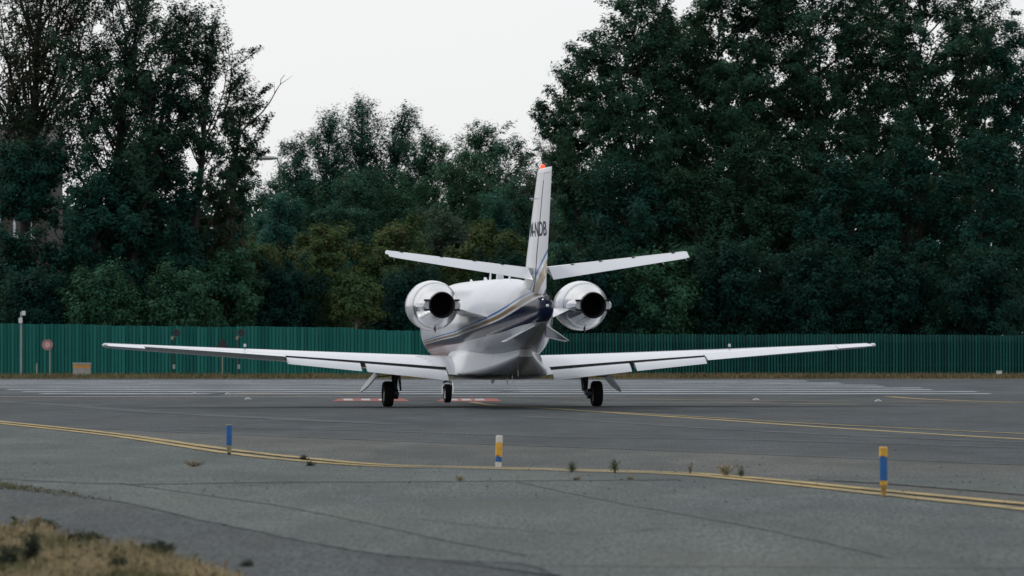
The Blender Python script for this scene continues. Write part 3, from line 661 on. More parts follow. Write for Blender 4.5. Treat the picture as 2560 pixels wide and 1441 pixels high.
weed('weed','thin brown weed standing alone between the green weeds',1725,1186,28,7,'dry_grass',0.35,leafy=False)
weed('weed','spreading grey-brown weed where the yellow lines meet',1815,1191,28,14,'dry_grass',0.9)
weed('weed','thin green weed just right of the spreading weed',1852,1194,32,5,'weed',0.25)
weed('weed_tuft','flat reddish dry tuft below the leftmost upright weed',1438,1202,9,16,'dry_grass',1.8,leafy=False)
weed('weed_tuft','flat pale dry tuft below the taller loose weed',1580,1201,8,12,'dry_grass',1.8,leafy=False)
weed('weed_tuft','wide low reddish-brown tuft left of the blue post',485,1168,14,26,'dry_grass',2.4,leafy=False)
weed('weed_tuft','low brown tuft at the pavement joint below the yellow post',1150,1204,10,14,'dry_grass',1.6,leafy=False)
weed('weed_tuft','tiny dark tuft on the yellow line right of the blue post',757,1150,7,8,'dark_weed',1.4)
weed('weed_tuft','tiny dark tuft beside the yellow line below the post line',776,1166,5,8,'dark_weed',2.0)
weed('weed_tuft','small dark tuft on the grey pavement, furthest right in lower left corner',620,1419,4,9,'dark_weed',3.0)
weed('dark_weed','dark tall weed standing in the straw grass at lower left',78,1425,95,16,'dark_weed',0.35,ls=0.028)
weed('dark_weed','dark bushy weed at the very lower left corner',20,1436,70,14,'dark_weed',0.5,ls=0.028)
weed('dark_weed','small dark weed in the grass right of the tall one',300,1440,45,12,'dark_weed',0.5,ls=0.022)
weed('dark_weed','flat dark tuft at the edge of the straw grass',215,1356,13,60,'dark_weed',3.2,ls=0.02)
weed('dark_weed','low dark tuft on the pavement left of the flat one',105,1324,13,60,'dark_weed',3.2,ls=0.02)
weed('dark_weed','dark green mound at the right end of the grass corner',395,1392,28,50,'dark_weed',1.6,ls=0.022)
# loose stones
V = []; F = []
for k in range(260):
    px = random.uniform(-20,2580); py = random.choice([random.uniform(1120,1215),random.uniform(1190,1260),random.uniform(1150,1441)]); x, d = gp(px,py); r = random.uniform(0.005,0.015)*(0.7 if py > 1260 else 1.0); b = len(V)
    for a, c, e in ((1,0,0),(-1,0,0),(0,1,0),(0,-1,0),(0,0,1),(0,0,-.4)): V.append((x+a*r*random.uniform(.7,1.2), d+c*r*random.uniform(.7,1.2), 0.011+r*0.3+e*r*0.8))
    F += [(b,b+2,b+4),(b+2,b+1,b+4),(b+1,b+3,b+4),(b+3,b,b+4),(b+2,b,b+5),(b+1,b+2,b+5),(b+3,b+1,b+5),(b,b+3,b+5)]
M['stone'] = plain('stone', (0.045,0.045,0.044), 0.9, 0, 0.4, 30)
tag(pyobj('loose_stones', V, F, M['stone']),'small dark stones scattered over the near pavement','gravel',kind='stuff')

# ------------------------------------------------------------------ taxiway edge markers
M['mk_blue'] = plain('marker_blue', (0.006,0.095,0.29), 0.55, 0, 0.25, 20)
M['mk_yellow'] = plain('marker_yellow', (0.62,0.34,0.035), 0.6, 0, 0.2, 20)
M['mk_white'] = plain('marker_white', (0.56,0.55,0.52), 0.6, 0, 0.15, 20)
M['mk_beige'] = plain('marker_beige', (0.24,0.21,0.12), 0.7, 0, 0.25, 20)
M['mk_ochre'] = plain('marker_ochre', (0.36,0.21,0.045), 0.7, 0, 0.25, 20)
def marker(label, px, py, bands, tilt=(0,0)):
    x, d = gp(px,py); t = empty('edge_marker', (x,d,0.012)); t.rotation_euler = (tilt[0],tilt[1],0); tag(t,label,'marker post','taxiway edge markers')
    for nm, mt, z0, z1, r0, r1, jag in bands:
        n = 20; rings = []
        for z, r, top in ((z0,r0,0),(z1,r1,1)):
            rings.append([(r*math.cos(a), r*math.sin(a), z+(jag*math.sin(a*3+1)*random.uniform(.3,1) if jag and not top else 0)) for a in np.linspace(0,2*math.pi,n,endpoint=False)])
        if top and nm == 'cap': rings.append([(r1*0.8*math.cos(a), r1*0.8*math.sin(a), z1+0.006) for a in np.linspace(0,2*math.pi,n,endpoint=False)])
        MB().rings(rings).build(nm, M[mt], t)
marker('blue marker post with beige lower half, leftmost of the three posts',573,1138,[('base','dark_metal',0,0.022,0.022,0.022,0),('foot','mk_beige',0.018,0.12,0.031,0.034,0),('sleeve','mk_blue',0.112,0.362,0.036,0.036,0.006),('cap','mk_beige',0.358,0.370,0.0345,0.034,0)])
marker('white-topped yellow marker post with a torn blue band, middle of the three',1246,1171,[('foot','mk_white',0,0.075,0.034,0.035,0),('blue_band','mk_blue',0.06,0.15,0.036,0.036,0.004),('sleeve','mk_yellow',0.125,0.285,0.038,0.038,0.02),('cap','mk_white',0.28,0.350,0.0385,0.038,0)],(0,0.035))
marker('blue marker post with yellow top and narrow yellow foot, rightmost and nearest',2209,1243,[('base','mk_ochre',0,0.058,0.022,0.024,0),('collar','mk_ochre',0.055,0.105,0.025,0.033,0),('foot','mk_yellow',0.10,0.15,0.033,0.034,0),('sleeve','mk_blue',0.14,0.385,0.037,0.037,0.004),('cap','mk_yellow',0.36,0.440,0.0385,0.038,0.012)],(0,-0.01))

# ------------------------------------------------------------------ small things by the fence
M['galv'] = plain('galvanised', (0.30,0.31,0.31), 0.55, 0.3, 0.2, 6)
M['pink'] = plain('faded_red', (0.36,0.17,0.17), 0.7, 0, 0.3, 9)
M['concrete'] = plain('concrete', (0.30,0.29,0.27), 0.9, 0, 0.15, 5)
M['orange'] = plain('orange_band', (0.50,0.24,0.05), 0.7, 0, 0.15, 5)
M['dark_paint'] = plain('dark_paint', (0.012,0.016,0.02), 0.6, 0, 0.2, 5)
M['wood_pale'] = plain('pale_post', (0.26,0.24,0.18), 0.8, 0, 0.2, 6)
d = 184.0
t = empty('mast', (wx(53,d),d,0)); tag(t,'thin grey mast with white boxes on top at the left edge','mast')
MB().tube([(0,0,0),(0,0,2.72)],0.035,8).build('pole', M['galv'], t)
MB().box((0.10,0,2.66),(0.07,0.08,0.09)).build('camera_box', M['pvc'], t); MB().box((-0.02,-.05,2.36),(0.075,0.06,0.11)).build('junction_box', M['pvc'], t)
t = empty('round_sign', (wx(125,d),d,0)); tag(t,'round faded red sign on a pale post near the left edge','sign')
MB().tube([(0,0,0),(0,0,1.45)],0.026,8).build('post', M['wood_pale'], t)
for k, (zz, r) in enumerate(((1.36,0.225),)):
    f = MB().tube([(-0.10,-0.03,zz),(-0.10,-0.055,zz)],r,28).build('sign_face', M['pink'], t); MB().tube([(-0.10,-0.0551,zz),(-0.10,-0.062,zz)],r*0.55,20).build('sign_centre', plain('sign_centre', (0.5,0.35,0.34), .7), f)
t = empty('concrete_block', (wx(205,d),d,0)); tag(t,'pale concrete block with an orange band by the fence','block')
MB().box((0,0,0.26),(0.34,0.3,0.27)).build('body', M['concrete'], t); MB().box((0,0,0.585),(0.355,0.315,0.04)).build('lid', M['concrete'], t); MB().box((0,0,0.475),(0.345,0.305,0.06)).build('band', M['orange'], t)
for lab, px in (('dark round lamp on a post left of the triangular sign',434,),('dark round lamp on a post right of the triangular sign',596)):
    t = empty('lamp_post', (wx(px,d),d,0)); tag(t,lab,'lamp post','round lamps by the fence'); z = wz(832,d)
    MB().tube([(0,0,0),(0,0,z-0.2)],0.028,8).build('post', M['dark_paint'], t)
    MB().tube([(0,0,z-0.18),(0.13,0,z-0.18),(0.13,0,z-0.02)],0.018,8).build('bracket', M['wood_pale'], t)
    MB().tube([(0.12,0.08,z),(0.12,-0.02,z),(0.12,-0.09,z)],[0.09,0.155,0.15],20).build('lamp_head', M['dark_paint'], t)
    MB().box((-0.05,-0.03,z-0.22),(0.05,0.05,0.07)).build('junction_box', M['wood_pale'], t); MB().box((0.02,-0.04,0.46),(0.05,0.04,0.09)).build('control_box', M['galv'], t)
t = empty('triangular_sign', (wx(556,d),d,0)); tag(t,'back of a dark triangular sign on a pale post by the fence','sign')
MB().tube([(0,0.02,0),(0,0.02,1.6)],0.024,8).build('post', M['wood_pale'], t); m = MB(); a = 0.36
m.V = [(-a,-.03,1.12),(a,-.03,1.12),(0,-.03,1.66),(-a,-.01,1.12),(a,-.01,1.12),(0,-.01,1.66)]; m.F = [(0,1,2),(5,4,3),(0,3,4,1),(1,4,5,2),(2,5,3,0)]; m.build('sign_plate', M['dark_paint'], t)
t = empty('short_post', (wx(92,d),d,0)); tag(t,'short pale stake between the mast and the round sign','stake'); MB().tube([(0,0,0),(0,0,0.5),(0.01,0,0.62)],[.03,.03,.012],8).build('stake', M['wood_pale'], t)
for px, lab in ((1443,'small white box by the fence beside the right wheel'),(2498,'small pale peg on the fence foot at the right edge')):
    t = empty('marker_box', (wx(px,d),d,0)); tag(t,lab,'box'); MB().box((0,0,.14),(.10,.10,.14)).build('body', M['pvc'], t); MB().box((0,0,.295),(.115,.115,.012)).build('lid', M['concrete'], t)

# ------------------------------------------------------------------ runway lights lying flush
for lab, px, py in (('flush runway light left of the yellow curve',487,986),('flush runway light beside the yellow curve',570,986.5),('flush runway light under the left wing near the white line',620,999),('flush runway light right of the jet on the yellow line',1890,1001),('flush runway light by the far right yellow loop',2195,1004)):
    x, d = gp(px,py); t = empty('flush_light', (x,d,0.004)); tag(t,lab,'ground light','flush ground lights')
    MB().tube([(0,0,0),(0,0,0.02),(0,0,0.03)],[0.09,0.08,0.06],16).build('body', M['dull_metal'], t); MB().box((0,-0.02,0.04),(0.035,0.04,0.01)).build('lens', M['clear_lens'], t)

# ------------------------------------------------------------------ the jet (x right, y forward, z up; origin under the main gear)
jet = empty('business_jet', (-0.433,100.0,0.0), R(9.5))
tag(jet,'white twin-engine business jet seen from behind with navy, gold and blue stripes','airplane')
def smooth_interp(ys, cols, n, k=5):
    ys = np.array(ys); o = np.argsort(ys); yy = np.linspace(ys.min(),ys.max(),n); out = []
    for c in cols:
        v = np.interp(yy, ys[o], np.array(c)[o]); p = np.pad(v,k,mode='reflect',reflect_type='odd'); ker = np.hanning(2*k+3)[1:-1]; ker /= ker.sum(); out.append(np.convolve(p,ker,'valid'))
    return yy, out
st = [(7.95,.02,1.53,1.57),(7.8,.14,1.40,1.72),(7.5,.26,1.30,1.84),(7.0,.43,1.17,2.02),(6.2,.66,1.03,2.24),(5.4,.85,.95,2.56),(4.7,.93,.92,2.74),(3.8,.95,.90,2.82),(2,.95,.90,2.83),(0,.95,.90,2.83),(-1.6,.95,.90,2.83),
      (-2.5,.90,.94,2.82),(-3.4,.77,1.06,2.77),(-4.4,.585,1.28,2.69),(-5.4,.40,1.52,2.58),(-6.3,.26,1.75,2.47),(-6.9,.165,1.90,2.38)]
yy, (w, zb, zt) = smooth_interp([s[0] for s in st],[[s[i] for s in st] for i in (1,2,3)],110,3)
def section(y, w, zb, zt, n=44, p=2.15):
    zc = (zb+zt)/2; h = (zt-zb)/2; r = []
    for k in range(n):
        a = 2*math.pi*k/n; c, s = math.cos(a), math.sin(a); r.append((w*math.copysign(abs(c)**(2/p),c), y, zc+h*math.copysign(abs(s)**(2/p),s)))
    return r
rings = [section(y,max(.01,a),b,c) for y,a,b,c in zip(yy,w,zb,zt)]
w0, b0, t0 = w[0], zb[0], zt[0]
tail = [section(yy[0]-0.10,w0*0.80,b0+0.05,t0-0.04), section(yy[0]-0.17,w0*0.45,b0+0.13,t0-0.11)]
fus = MB().rings(tail[::-1]+rings).build('fuselage', M['fuselage'], jet, 50)
MB().tube([(0,yy[0]-.15,2.19),(0,yy[0]-.21,2.19),(0,yy[0]-.235,2.19)],[.036,.033,.014],12).build('tail_light', M['clear_lens'], fus)
fs = [(3.0,.45,.95,1.1),(2.4,.72,.78,1.22),(1.6,.94,.66,1.30),(0,1.04,.61,1.32),(-1.0,1.02,.60,1.32),(-1.8,.94,.62,1.32),(-2.6,.76,.69,1.32),(-3.3,.55,.81,1.32),(-3.9,.34,.96,1.32),(-4.4,.15,1.12,1.33)]
y2, (w2, b2, t2) = smooth_interp([s[0] for s in fs],[[s[i] for s in fs] for i in (1,2,3)],50,2)
def fairing_sec(y, w, zb, zt):
    h = [(0,zt),(.40,zt-.005),(.74,zt-.03),(.84,zb+(zt-zb)*.70),(.91,zb+(zt-zb)*.45),(.985,zb+(zt-zb)*.26),(1.0,zb+(zt-zb)*.19),(.95,zb+(zt-zb)*.11),(.75,zb+(zt-zb)*.035),(.40,zb+.004),(0,zb)]
    r = [(w*a,y,z) for a,z in h]; return r+[(-w*a,y,z) for a,z in h[-2:0:-1]]
MB().rings([fairing_sec(y,a,b,c) for y,a,b,c in zip(y2,w2,b2,t2)]).build('belly_fairing', M['fuselage'], jet, 60)
for s in (-1,1):
    for k in range(7):
        y = 0.6+k*0.72; r = [( s*(0.945), y+0.13*math.cos(a), 2.14+0.18*math.sin(a)) for a in np.linspace(0,2*math.pi,18,endpoint=False)]
        MB().rings([[(p[0]-s*.06,p[1],p[2]) for p in r],[(p[0]-s*.012,p[1],p[2]) for p in r]]).build('cabin_window', M['glass'], fus)
m = MB()
for s in (-1,1): m.rings([[(s*.06,5.95,2.36),(s*.50,5.72,2.36),(s*.52,5.35,2.60),(s*.06,5.5,2.62)],[(s*.06,6.02,2.40),(s*.56,5.78,2.38),(s*.58,5.35,2.64),(s*.06,5.54,2.67)]])
m.build('windscreen', M['glass'], fus)

def naca(x, t): return 5*t*(0.2969*math.sqrt(max(x,0))-0.1260*x-0.3516*x*x+0.2843*x**3-0.1036*x**4)
def foil(c0, c1, t, camber=0.02, n=12, blunt=True):
    """section points (chordwise fraction, height fraction) from c0 to c1 of chord, counter-clockwise"""
    xs = [c0+(c1-c0)*(1-math.cos(math.pi*k/n))/2 for k in range(n+1)] if c0 == 0 else [c0+(c1-c0)*k/n for k in range(n+1)]
    cam = lambda x: camber*4*x*(1-x)
    up = [(x, cam(x)+naca(x,t)+0.0012) for x in xs]; lo = [(x, cam(x)-naca(x,t)-0.0012) for x in xs]
    return up[::-1]+(lo[1:] if c0 == 0 else lo)
def wing_sec(side, s, c0, c1, defl=0.0, hinge=None, drop=0.0):
    q = (s-0.6)/8.0; le = 1.75+(0.55-1.75)*q; te = -1.30+(-0.45+1.30)*q; ch = le-te; z = 0.845+(1.345-0.845)*q; inc = R(4.6-5.2*q); t = 0.145-0.035*q
    out = []
    for fx, fz in foil(c0,c1,t):
        x = fx; h = fz
        if defl:
            hx, hz = hinge; dx, dz = x-hx, h-hz; x = hx+dx*math.cos(defl)+dz*math.sin(defl); h = hz-dx*math.sin(defl)+dz*math.cos(defl)-drop
        dy, dz = (x-0.3)*ch, h*ch
        out.append((side*s, le-0.3*ch-(dy*math.cos(inc)+dz*math.sin(inc)), z-dy*math.sin(inc)+dz*math.cos(inc)))
    return out
def wing_loft(mb, side, ss, c0, c1, **k): mb.rings([wing_sec(side,s,c0,c1,**k) for s in ss])
def flap_sec(side, s, defl, c0=0.755, drop=0.004):
    q = (s-0.6)/8.0; le = 1.75+(0.55-1.75)*q; te = -1.30+(-0.45+1.30)*q; ch = le-te; z = 0.845+(1.345-0.845)*q; inc = R(4.6-5.2*q); out = []
    fc = 0.20
    for fx, fz in foil(0,1,0.15,0.03,10):
        x, h = fx*fc, fz*fc; xr = x*math.cos(defl)+h*math.sin(defl); hr = -x*math.sin(defl)+h*math.cos(defl)
        X, Hh = c0+xr, hr-drop; dy, dz = (X-0.3)*ch, Hh*ch
        out.append((side*s, le-0.3*ch-(dy*math.cos(inc)+dz*math.sin(inc)), z-dy*math.sin(inc)+dz*math.cos(inc)))
    return out
for side, nm in ((-1,'left'),(1,'right')):
    mb = MB()
    wing_loft(mb, side, [0.55,1.16], 0, 1.0); wing_loft(mb, side, [1.16,2.0,3.0,3.9,4.72], 0, 0.82); wing_loft(mb, side, [4.72,6.2,7.8], 0, 0.74); wing_loft(mb, side, [7.8,8.3,8.58], 0, 1.0)
    a = wing_sec(side,8.58,0,1.0); c = [sum(p[i] for p in a)/len(a) for i in range(3)]
    mb.rings([a,[(p[0]+side*.07, c[1]+(p[1]-c[1])*.93, c[2]+.015+(p[2]-c[2])*.6) for p in a],[(p[0]+side*.10, c[1]+(p[1]-c[1])*.8, c[2]+.02+(p[2]-c[2])*.15) for p in a]], cap0=False)
    wing = mb.build('wing', M['white_paint'], jet, 32)
    for s0, s1 in ((1.18,2.96),(3.08,4.70)):
        f = MB().rings([flap_sec(side,s,R(17.5),0.826,-0.013) for s in (s0,(s0+s1)/2,s1)]).build('flap', M['white_paint'], wing, 40)
    for s0, s1 in ((1.165,2.965),(2.968,3.075),(3.078,4.715)):
        MB().rings([wing_sec(side,s,0.8205,0.8225) for s in (s0,s1)]).build('flap_slot_shade', M['dark_metal'], wing, 32)  # dark strip paints the shade inside the open slot above the flap
    mb = MB(); mb.rings([wing_sec(side,s,0.745,1.0,defl=R(-7 if side < 0 else 2.5),hinge=(0.745,0.03)) for s in (4.735,6.2,7.785)]); mb.build('aileron', M['white_paint'], wing, 32)
    for s in (1.45,2.7,3.3,4.5):
        p = wing_sec(side,s,0,1.0); lo = min(p,key=lambda v:v[1])
        MB().box((side*s, lo[1]+.75, lo[2]-.02),(0.018,0.16,0.045)).build('flap_bracket', M['dark_metal'], wing)
    tip = wing_sec(side,8.64,0,1.0); z = sum(p[2] for p in tip)/len(tip)
    MB().tube([(side*8.61,-.30,z+.012),(side*8.68,-.30,z+.015),(side*8.71,-.30,z+.015)],[.045,.045,.02],10).build('navigation_light', M['clear_lens'], wing)
    MB().tube([(side*5.5,0.45,1.33),(side*5.5,0.45,1.40)],.03,8).build('fuel_cap', M['white_paint'], wing)

# fin and rudder
def fin_geo(z):
    if z < 2.75: q = (z-2.2)/.55; return -3.3+(-4.5+3.3)*q, -6.90-0.05*q
    q = (z-2.75)/2.30; return -4.5+(-6.12+4.5)*q, -6.95+(-7.62+6.95)*q
def fin_half(y, z, t=0.105):
    le, te = fin_geo(z); c = le-te; return c*naca(min(1,max(0,(le-y)/c)), t if z > 2.75 else t*0.8)+0.002
def fin_sec(z, c0, c1, shrink=1.0, dz=0):
    le, te = fin_geo(z); c = le-te
    return [(h*c*shrink, le-x*c, z+dz) for x,h in foil(c0,c1,0.105 if z > 2.75 else .084,0.0)]
zs = [2.2,2.45,2.75,3.2,3.8,4.4,4.95]
mb = MB(); mb.rings([fin_sec(z,0,0.63) for z in zs])
capA = [fin_sec(4.952,0,1.0), fin_sec(5.02,0,1.0,0.95), fin_sec(5.05,0,1.0,0.7), fin_sec(5.065,0.0,1.0,0.3)]
mb.rings(capA); fin = mb.build('vertical_fin', M['fin'], jet, 40)
MB().rings([[(p[0]*1.04,p[1],p[2]) for p in fin_sec(z,0.622,0.648)] for z in [2.42,2.75,3.2,3.8,4.4,4.8]]).build('hinge_seam', M['dark_metal'], fin, 40)
rud = MB().rings([fin_sec(z,0.64,1.0) for z in [2.40,2.75,3.2,3.8,4.4,4.945]]).build('rudder', M['fin'], fin, 40)
MB().tube([(0,-6.5,5.05),(0,-6.5,5.10),(0,-6.5,5.135),(0,-6.5,5.15)],[.050,.05,.038,.012],14).build('beacon', M['red_lamp'], fin)
MB().tube([(-.24,-6.3,4.44),(.24,-6.3,4.44)],.011,6).build('antenna_bar', M['white_paint'], fin)
MB().box((0,-7.16,2.35),(0.02,0.25,0.05)).build('rudder_base', M['dark_metal'], rud)
# registration letters wrapped on the fin's sides
def letters(side):
    cu = bpy.data.curves.new('registration','FONT'); cu.body = 'M-NDB'; cu.size = 0.43; cu.offset = 0.006; tmp = bpy.data.objects.new('tmp', cu); COL.objects.link(tmp)
    bpy.context.view_layer.update(); dg = bpy.context.evaluated_depsgraph_get(); me = bpy.data.meshes.new_from_object(tmp.evaluated_get(dg)); bpy.data.objects.remove(tmp)
    bm = bmesh.new(); bm.from_mesh(me); bmesh.ops.triangulate(bm, faces=bm.faces)
    for _ in range(2): bmesh.ops.subdivide_edges(bm, edges=[e for e in bm.edges if e.calc_length() > .05], cuts=1, use_grid_fill=True); bmesh.ops.triangulate(bm, faces=bm.faces)
    xs = [v.co.x for v in bm.verts]; ys_ = [v.co.y for v in bm.verts]; x0, x1, y0, y1 = min(xs), max(xs), min(ys_), max(ys_)
    for v in bm.verts:
        q = (v.co.x-x0)/(x1-x0); z = 3.65+0.30*(v.co.y-y0)/(y1-y0); y = (-5.62-1.48*q) if side < 0 else (-7.10+1.48*q); v.co = (side*(fin_half(y,z)+0.006), y, z)
    bm.to_mesh(me); bm.free(); me.materials.clear(); o = link('registration', me, fin, [M['navy']]); o['label'] = 'dark registration letters on the fin'
letters(-1); letters(1)
# tailplane
def tail_sec(side, s, c0, c1, defl=0.0):
    q = (s-0.08)/3.17; le = -4.85+(-5.42+4.85)*q; te = -6.50+(-6.26+6.50)*q; c = le-te; z = 2.93+0.40*q; out = []
    for x, h in foil(c0,c1,0.095,0.0,10):
        X, Hh = x, h
        if defl: dx, dz = X-0.6, Hh; X = 0.6+dx*math.cos(defl)+dz*math.sin(defl); Hh = -dx*math.sin(defl)+dz*math.cos(defl)
        out.append((side*s, le-X*c, z+Hh*c))
    return out
for side in (-1,1):
    mb = MB().rings([tail_sec(side,s,0,0.59) for s in (0.06,1.5,3.08)])
    a = tail_sec(side,3.08,0,0.99); mb.rings([tail_sec(side,3.083,0,0.62),[(p[0]+side*.08,p[1]*1.0,p[2]+.012) for p in tail_sec(side,3.153,0.04,0.62)] if False else tail_sec(side,3.17,0,0.62)])
    tp = mb.build('tailplane', M['white_paint'], jet, 35)
    el = MB().rings([tail_sec(side,s,0.60,1.0,R(19)) for s in ((0.20 if side < 0 else 0.24),0.9,2.0,3.05)]+[tail_sec(side,3.19,0.60,0.97,R(19))]).build('elevator', M['white_paint'], tp, 40)
    for s in (0.75,1.35,2.05,2.9): 
        p = tail_sec(side,s,0.59,0.6)[0]; MB().box((p[0],p[1],p[2]-.004),(0.035,0.03,0.014)).build('hinge', M['dark_metal'], tp)
    for s in (2.6,3.1):
        p = min(tail_sec(side,s,0.60,1.0,R(19)),key=lambda v:v[2]); MB().tube([p,(p[0]+side*.01,p[1]-.10,p[2]-.05)],.004,5).build('static_wick', M['dull_metal'], el)
# ventral strakes
for side in (-1,1):
    r0 = [(side*.20,-4.5,1.62),(side*.225,-4.5,1.58),(side*.12,-6.3,1.78),(side*.10,-6.3,1.82)]; r1 = [(side*.68,-5.35,1.455),(side*.682,-5.35,1.44),(side*.66,-5.95,1.46),(side*.658,-5.95,1.475)]
    MB().rings([r0,r1]).build('ventral_strake', M['white_paint'], jet, 30)
# engines
def lathe(name, prof, cx, cz, mat, parent, n=44, caps=(False,False), smooth=40):
    rings = [[(cx+r*math.cos(a), y, cz+r*math.sin(a)) for a in np.linspace(0,2*math.pi,n,endpoint=False)] for y,r in prof]
    return MB().rings(rings,*caps).build(name, mat, parent, smooth)
for side in (-1,1):
    cx, cz = side*1.655, 2.235
    nac = lathe('engine_nacelle', [(-0.90,.37),(-.82,.385),(-.78,.41),(-.84,.435),(-1.0,.465),(-1.3,.505),(-1.65,.54),(-1.95,.548),(-2.20,.535),(-2.42,.503),(-2.44,.48)], cx, cz, M['white_paint'], jet)
    lathe('intake_lip', [(-.92,.365),(-.80,.375),(-.75,.40),(-.745,.42),(-.79,.436),(-.90,.455)], cx, cz, M['metal'], nac)
    lathe('intake_fan', [(-1.3,.37),(-1.3,.10),(-1.1,.02)], cx, cz, M['dark_metal'], nac, caps=(False,True))
    lathe('intake_duct', [(-1.32,.38),(-.9,.37)], cx, cz, M['dull_metal'], nac)
    lathe('reverser_cowl', [(-2.43,.49),(-2.45,.497),(-2.62,.455),(-2.75,.425),(-3.0,.375),(-3.25,.318),(-3.36,.292),(-3.36,.272)], cx, cz, M['metal'], nac)
    lathe('exhaust_pipe', [(-3.40,.272),(-3.42,.262),(-3.40,.252),(-3.0,.25),(-2.5,.26)], cx, cz, M['soot'], nac, caps=(False,True))
    lathe('exhaust_rim', [(-3.34,.293),(-3.42,.280),(-3.43,.272),(-3.40,.268)], cx, cz, M['dark_metal'], nac)
    for s2 in (-1,1):
        R0 = []
        for y, r, hw_, th in ((-2.50,.45,.06,.02),(-2.75,.43,.12,.07),(-3.05,.37,.135,.105),(-3.30,.315,.13,.12),(-3.38,.30,.10,.11)):
            x0 = r-0.05; R0.append([(cx+s2*x0,y,cz-hw_),(cx+s2*(x0+th*.8),y,cz-hw_*.8),(cx+s2*(x0+th+.03),y,cz-hw_*.3),(cx+s2*(x0+th+.03),y,cz+hw_*.3),(cx+s2*(x0+th*.8),y,cz+hw_*.8),(cx+s2*x0,y,cz+hw_)])
        fr = MB().rings(R0).build('reverser_fairing', M['white_paint'], nac, 30)
        for sz in (-1,1): MB().box((cx+s2*.33,-3.37,cz+sz*.105),(0.055,0.05,0.018)).build('hinge_slot', M['soot'], fr)
    MB().tube([(cx,-2.3,cz-.50),(cx,-2.42,cz-.58)],[.03,.012],8).build('drain_mast', M['dull_metal'], nac)
    # pylon
    secs = []
    for q in np.linspace(0,1,5):
        x = 0.42+(1.20-0.42)*q; z = 1.885+0.28*q; le, te = -1.1-0.1*q, -4.15+1.1*q; c = le-te
        secs.append([(side*x, le-fx*c, z+fz*c-0.02*fx) for fx,fz in foil(0,1,0.055,0.0,12)])
    MB().rings(secs).build('pylon', M['white_paint'], jet, 40)
# antennas on the crown and belly
MB().tube([(0,-1.0,2.79),(0,-1.0,2.87),(0,-1.0,2.93),(0,-1.0,2.965),(0,-1.0,2.98)],[.085,.085,.075,.045,.01],16).build('antenna_dome', M['white_paint'], fus)
def blade(y, z, h, c, s=1, name='blade_antenna', sweep=.6, mat='white_paint'):
    MB().rings([[(.012,y,z),(-.012,y,z),(-.012,y-c,z),(.012,y-c,z)],[(.006,y-h*sweep,z+s*h),(-.006,y-h*sweep,z+s*h),(-.006,y-h*sweep-c*.45,z+s*h),(.006,y-h*sweep-c*.45,z+s*h)]]).build(name, M[mat], fus)
blade(.45,2.80,.24,.22); blade(-2.2,2.79,.2,.2); blade(1.2,2.82,.08,.5,sweep=.2); blade(3.2,2.81,.07,.4,sweep=.2); blade(-1.9,.66,.16,.16,-1); blade(-2.6,.74,.18,.06,-1); blade(.2,.64,.13,.5,-1,sweep=.3,mat='dull_metal'); blade(-3.3,.90,.2,.05,-1)
for z, y, x in ((1.2,-3.0,-.7),): pass
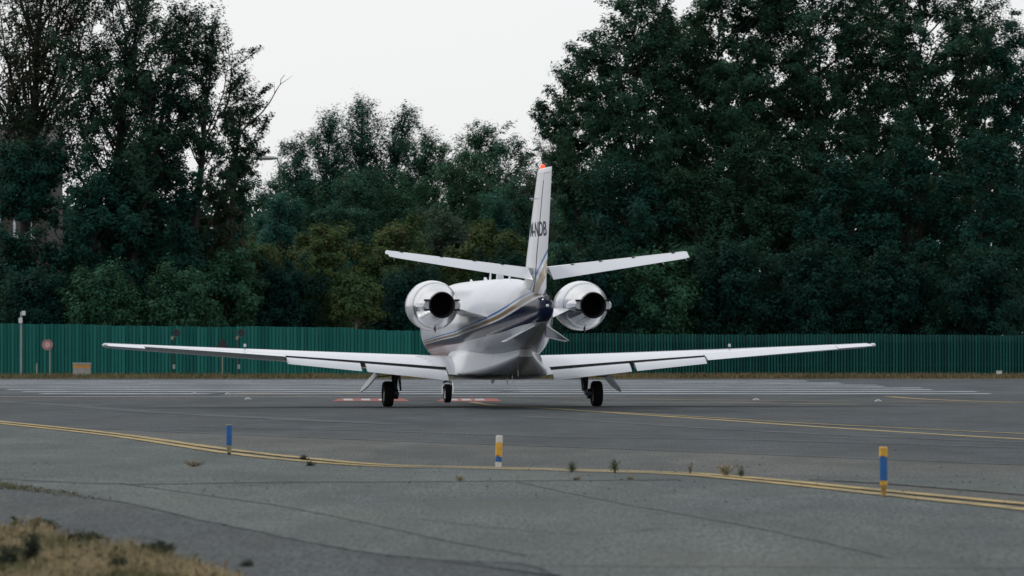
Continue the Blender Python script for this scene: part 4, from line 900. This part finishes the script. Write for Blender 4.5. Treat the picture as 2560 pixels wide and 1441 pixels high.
# landing gear
def wheel(leg, x, y, r, w):
    t = MB(); n = 30; prof = [(.58,-.42),(.72,-.5),(.9,-.5),(.97,-.42),(1.0,-.25),(1.0,.25),(.97,.42),(.9,.5),(.72,.5),(.58,.42)]
    t.rings([[(x+b*w, y+r*a*math.cos(q), r+r*a*math.sin(q)) for q in np.linspace(0,2*math.pi,n,endpoint=False)] for a,b in prof],False,False).build('tyre', M['rubber'], leg, 40)
    MB().rings([[(x+b*w, y+r*a*math.cos(q), r+r*a*math.sin(q)) for q in np.linspace(0,2*math.pi,n,endpoint=False)] for a,b in ((.10,-.40),(.25,-.36),(.45,-.28),(.60,-.42),(.60,.42),(.45,.28),(.25,.36),(.10,.40))]).build('rim', M['dull_metal'], leg, 30)
for side in (-1,1):
    lx = side*2.16; m = MB().tube([(lx,.32,1.0),(lx,.32,.62),(lx,.34,.36)],[.085,.075,.06],12); m.box((lx,.36,.80),(.07,.09,.12)); leg = m.build('main_gear_leg', M['dark_metal'], jet)
    MB().tube([(lx,.36,.38),(lx,.14,.30),(lx,0,.285)],[.055,.055,.06],10).build('trailing_link', M['dark_metal'], leg)
    MB().tube([(lx-side*.05,.02,.285),(lx+side*.22,0.0,.285)],.04,10).build('axle', M['dull_metal'], leg)
    MB().tube([(lx-side*.09,.30,.75),(lx-side*.10,.08,.36)],[.035,.025],10).build('shock_strut', M['dull_metal'], leg)
    MB().tube([(lx-side*.02,-.02,.285),(lx+side*.08,-.02,.285)],.115,14).build('brake', M['dark_metal'], leg)
    wheel(leg, side*2.36, 0.0, .285, .21)
    A = [(side*2.50,.65,.86),(side*2.50,-.25,.86),(side*2.47,-.25,.85),(side*2.47,.65,.85)]; Bv = [(side*2.84,.60,.46),(side*2.84,-.15,.46),(side*2.81,-.15,.44),(side*2.81,.60,.44)]; Cv = [(side*2.95,.35,.335),(side*2.95,.10,.335),(side*2.93,.10,.325),(side*2.93,.35,.325)]
    MB().rings([A,Bv,Cv]).build('gear_door', M['white_paint'], leg, 30)
    MB().tube([(side*2.20,.2,.70),(side*2.62,.2,.66)],.014,6).build('door_rod', M['dull_metal'], leg)
ng = MB().tube([(0,6.72,1.1),(0,6.72,.62)],.055,12).tube([(0,6.72,.64),(0,6.69,.50)],.045,12).build('nose_gear_leg', M['strut_paint'], jet)
m = MB()
for s in (-1,1): m.tube([(0,6.7,.52),(s*.10,6.69,.49),(s*.115,6.67,.40),(s*.112,6.67,.22)],[.035,.03,.026,.03],10)
m.build('fork', M['metal'], ng); wheel(ng, 0, 6.67, .222, .15)
for s in (-1,1): MB().rings([[(s*.20,7.1,1.10),(s*.22,7.1,1.10),(s*.22,6.1,1.05),(s*.20,6.1,1.05)],[(s*.30,7.0,.66),(s*.315,7.0,.66),(s*.315,6.2,.64),(s*.30,6.2,.64)]]).build('nose_gear_door', M['white_paint'], ng, 30)
MB().tube([(0,6.82,.78),(0,6.88,.78)],[.07,.09],14).build('taxi_lamp', M['clear_lens'], ng)
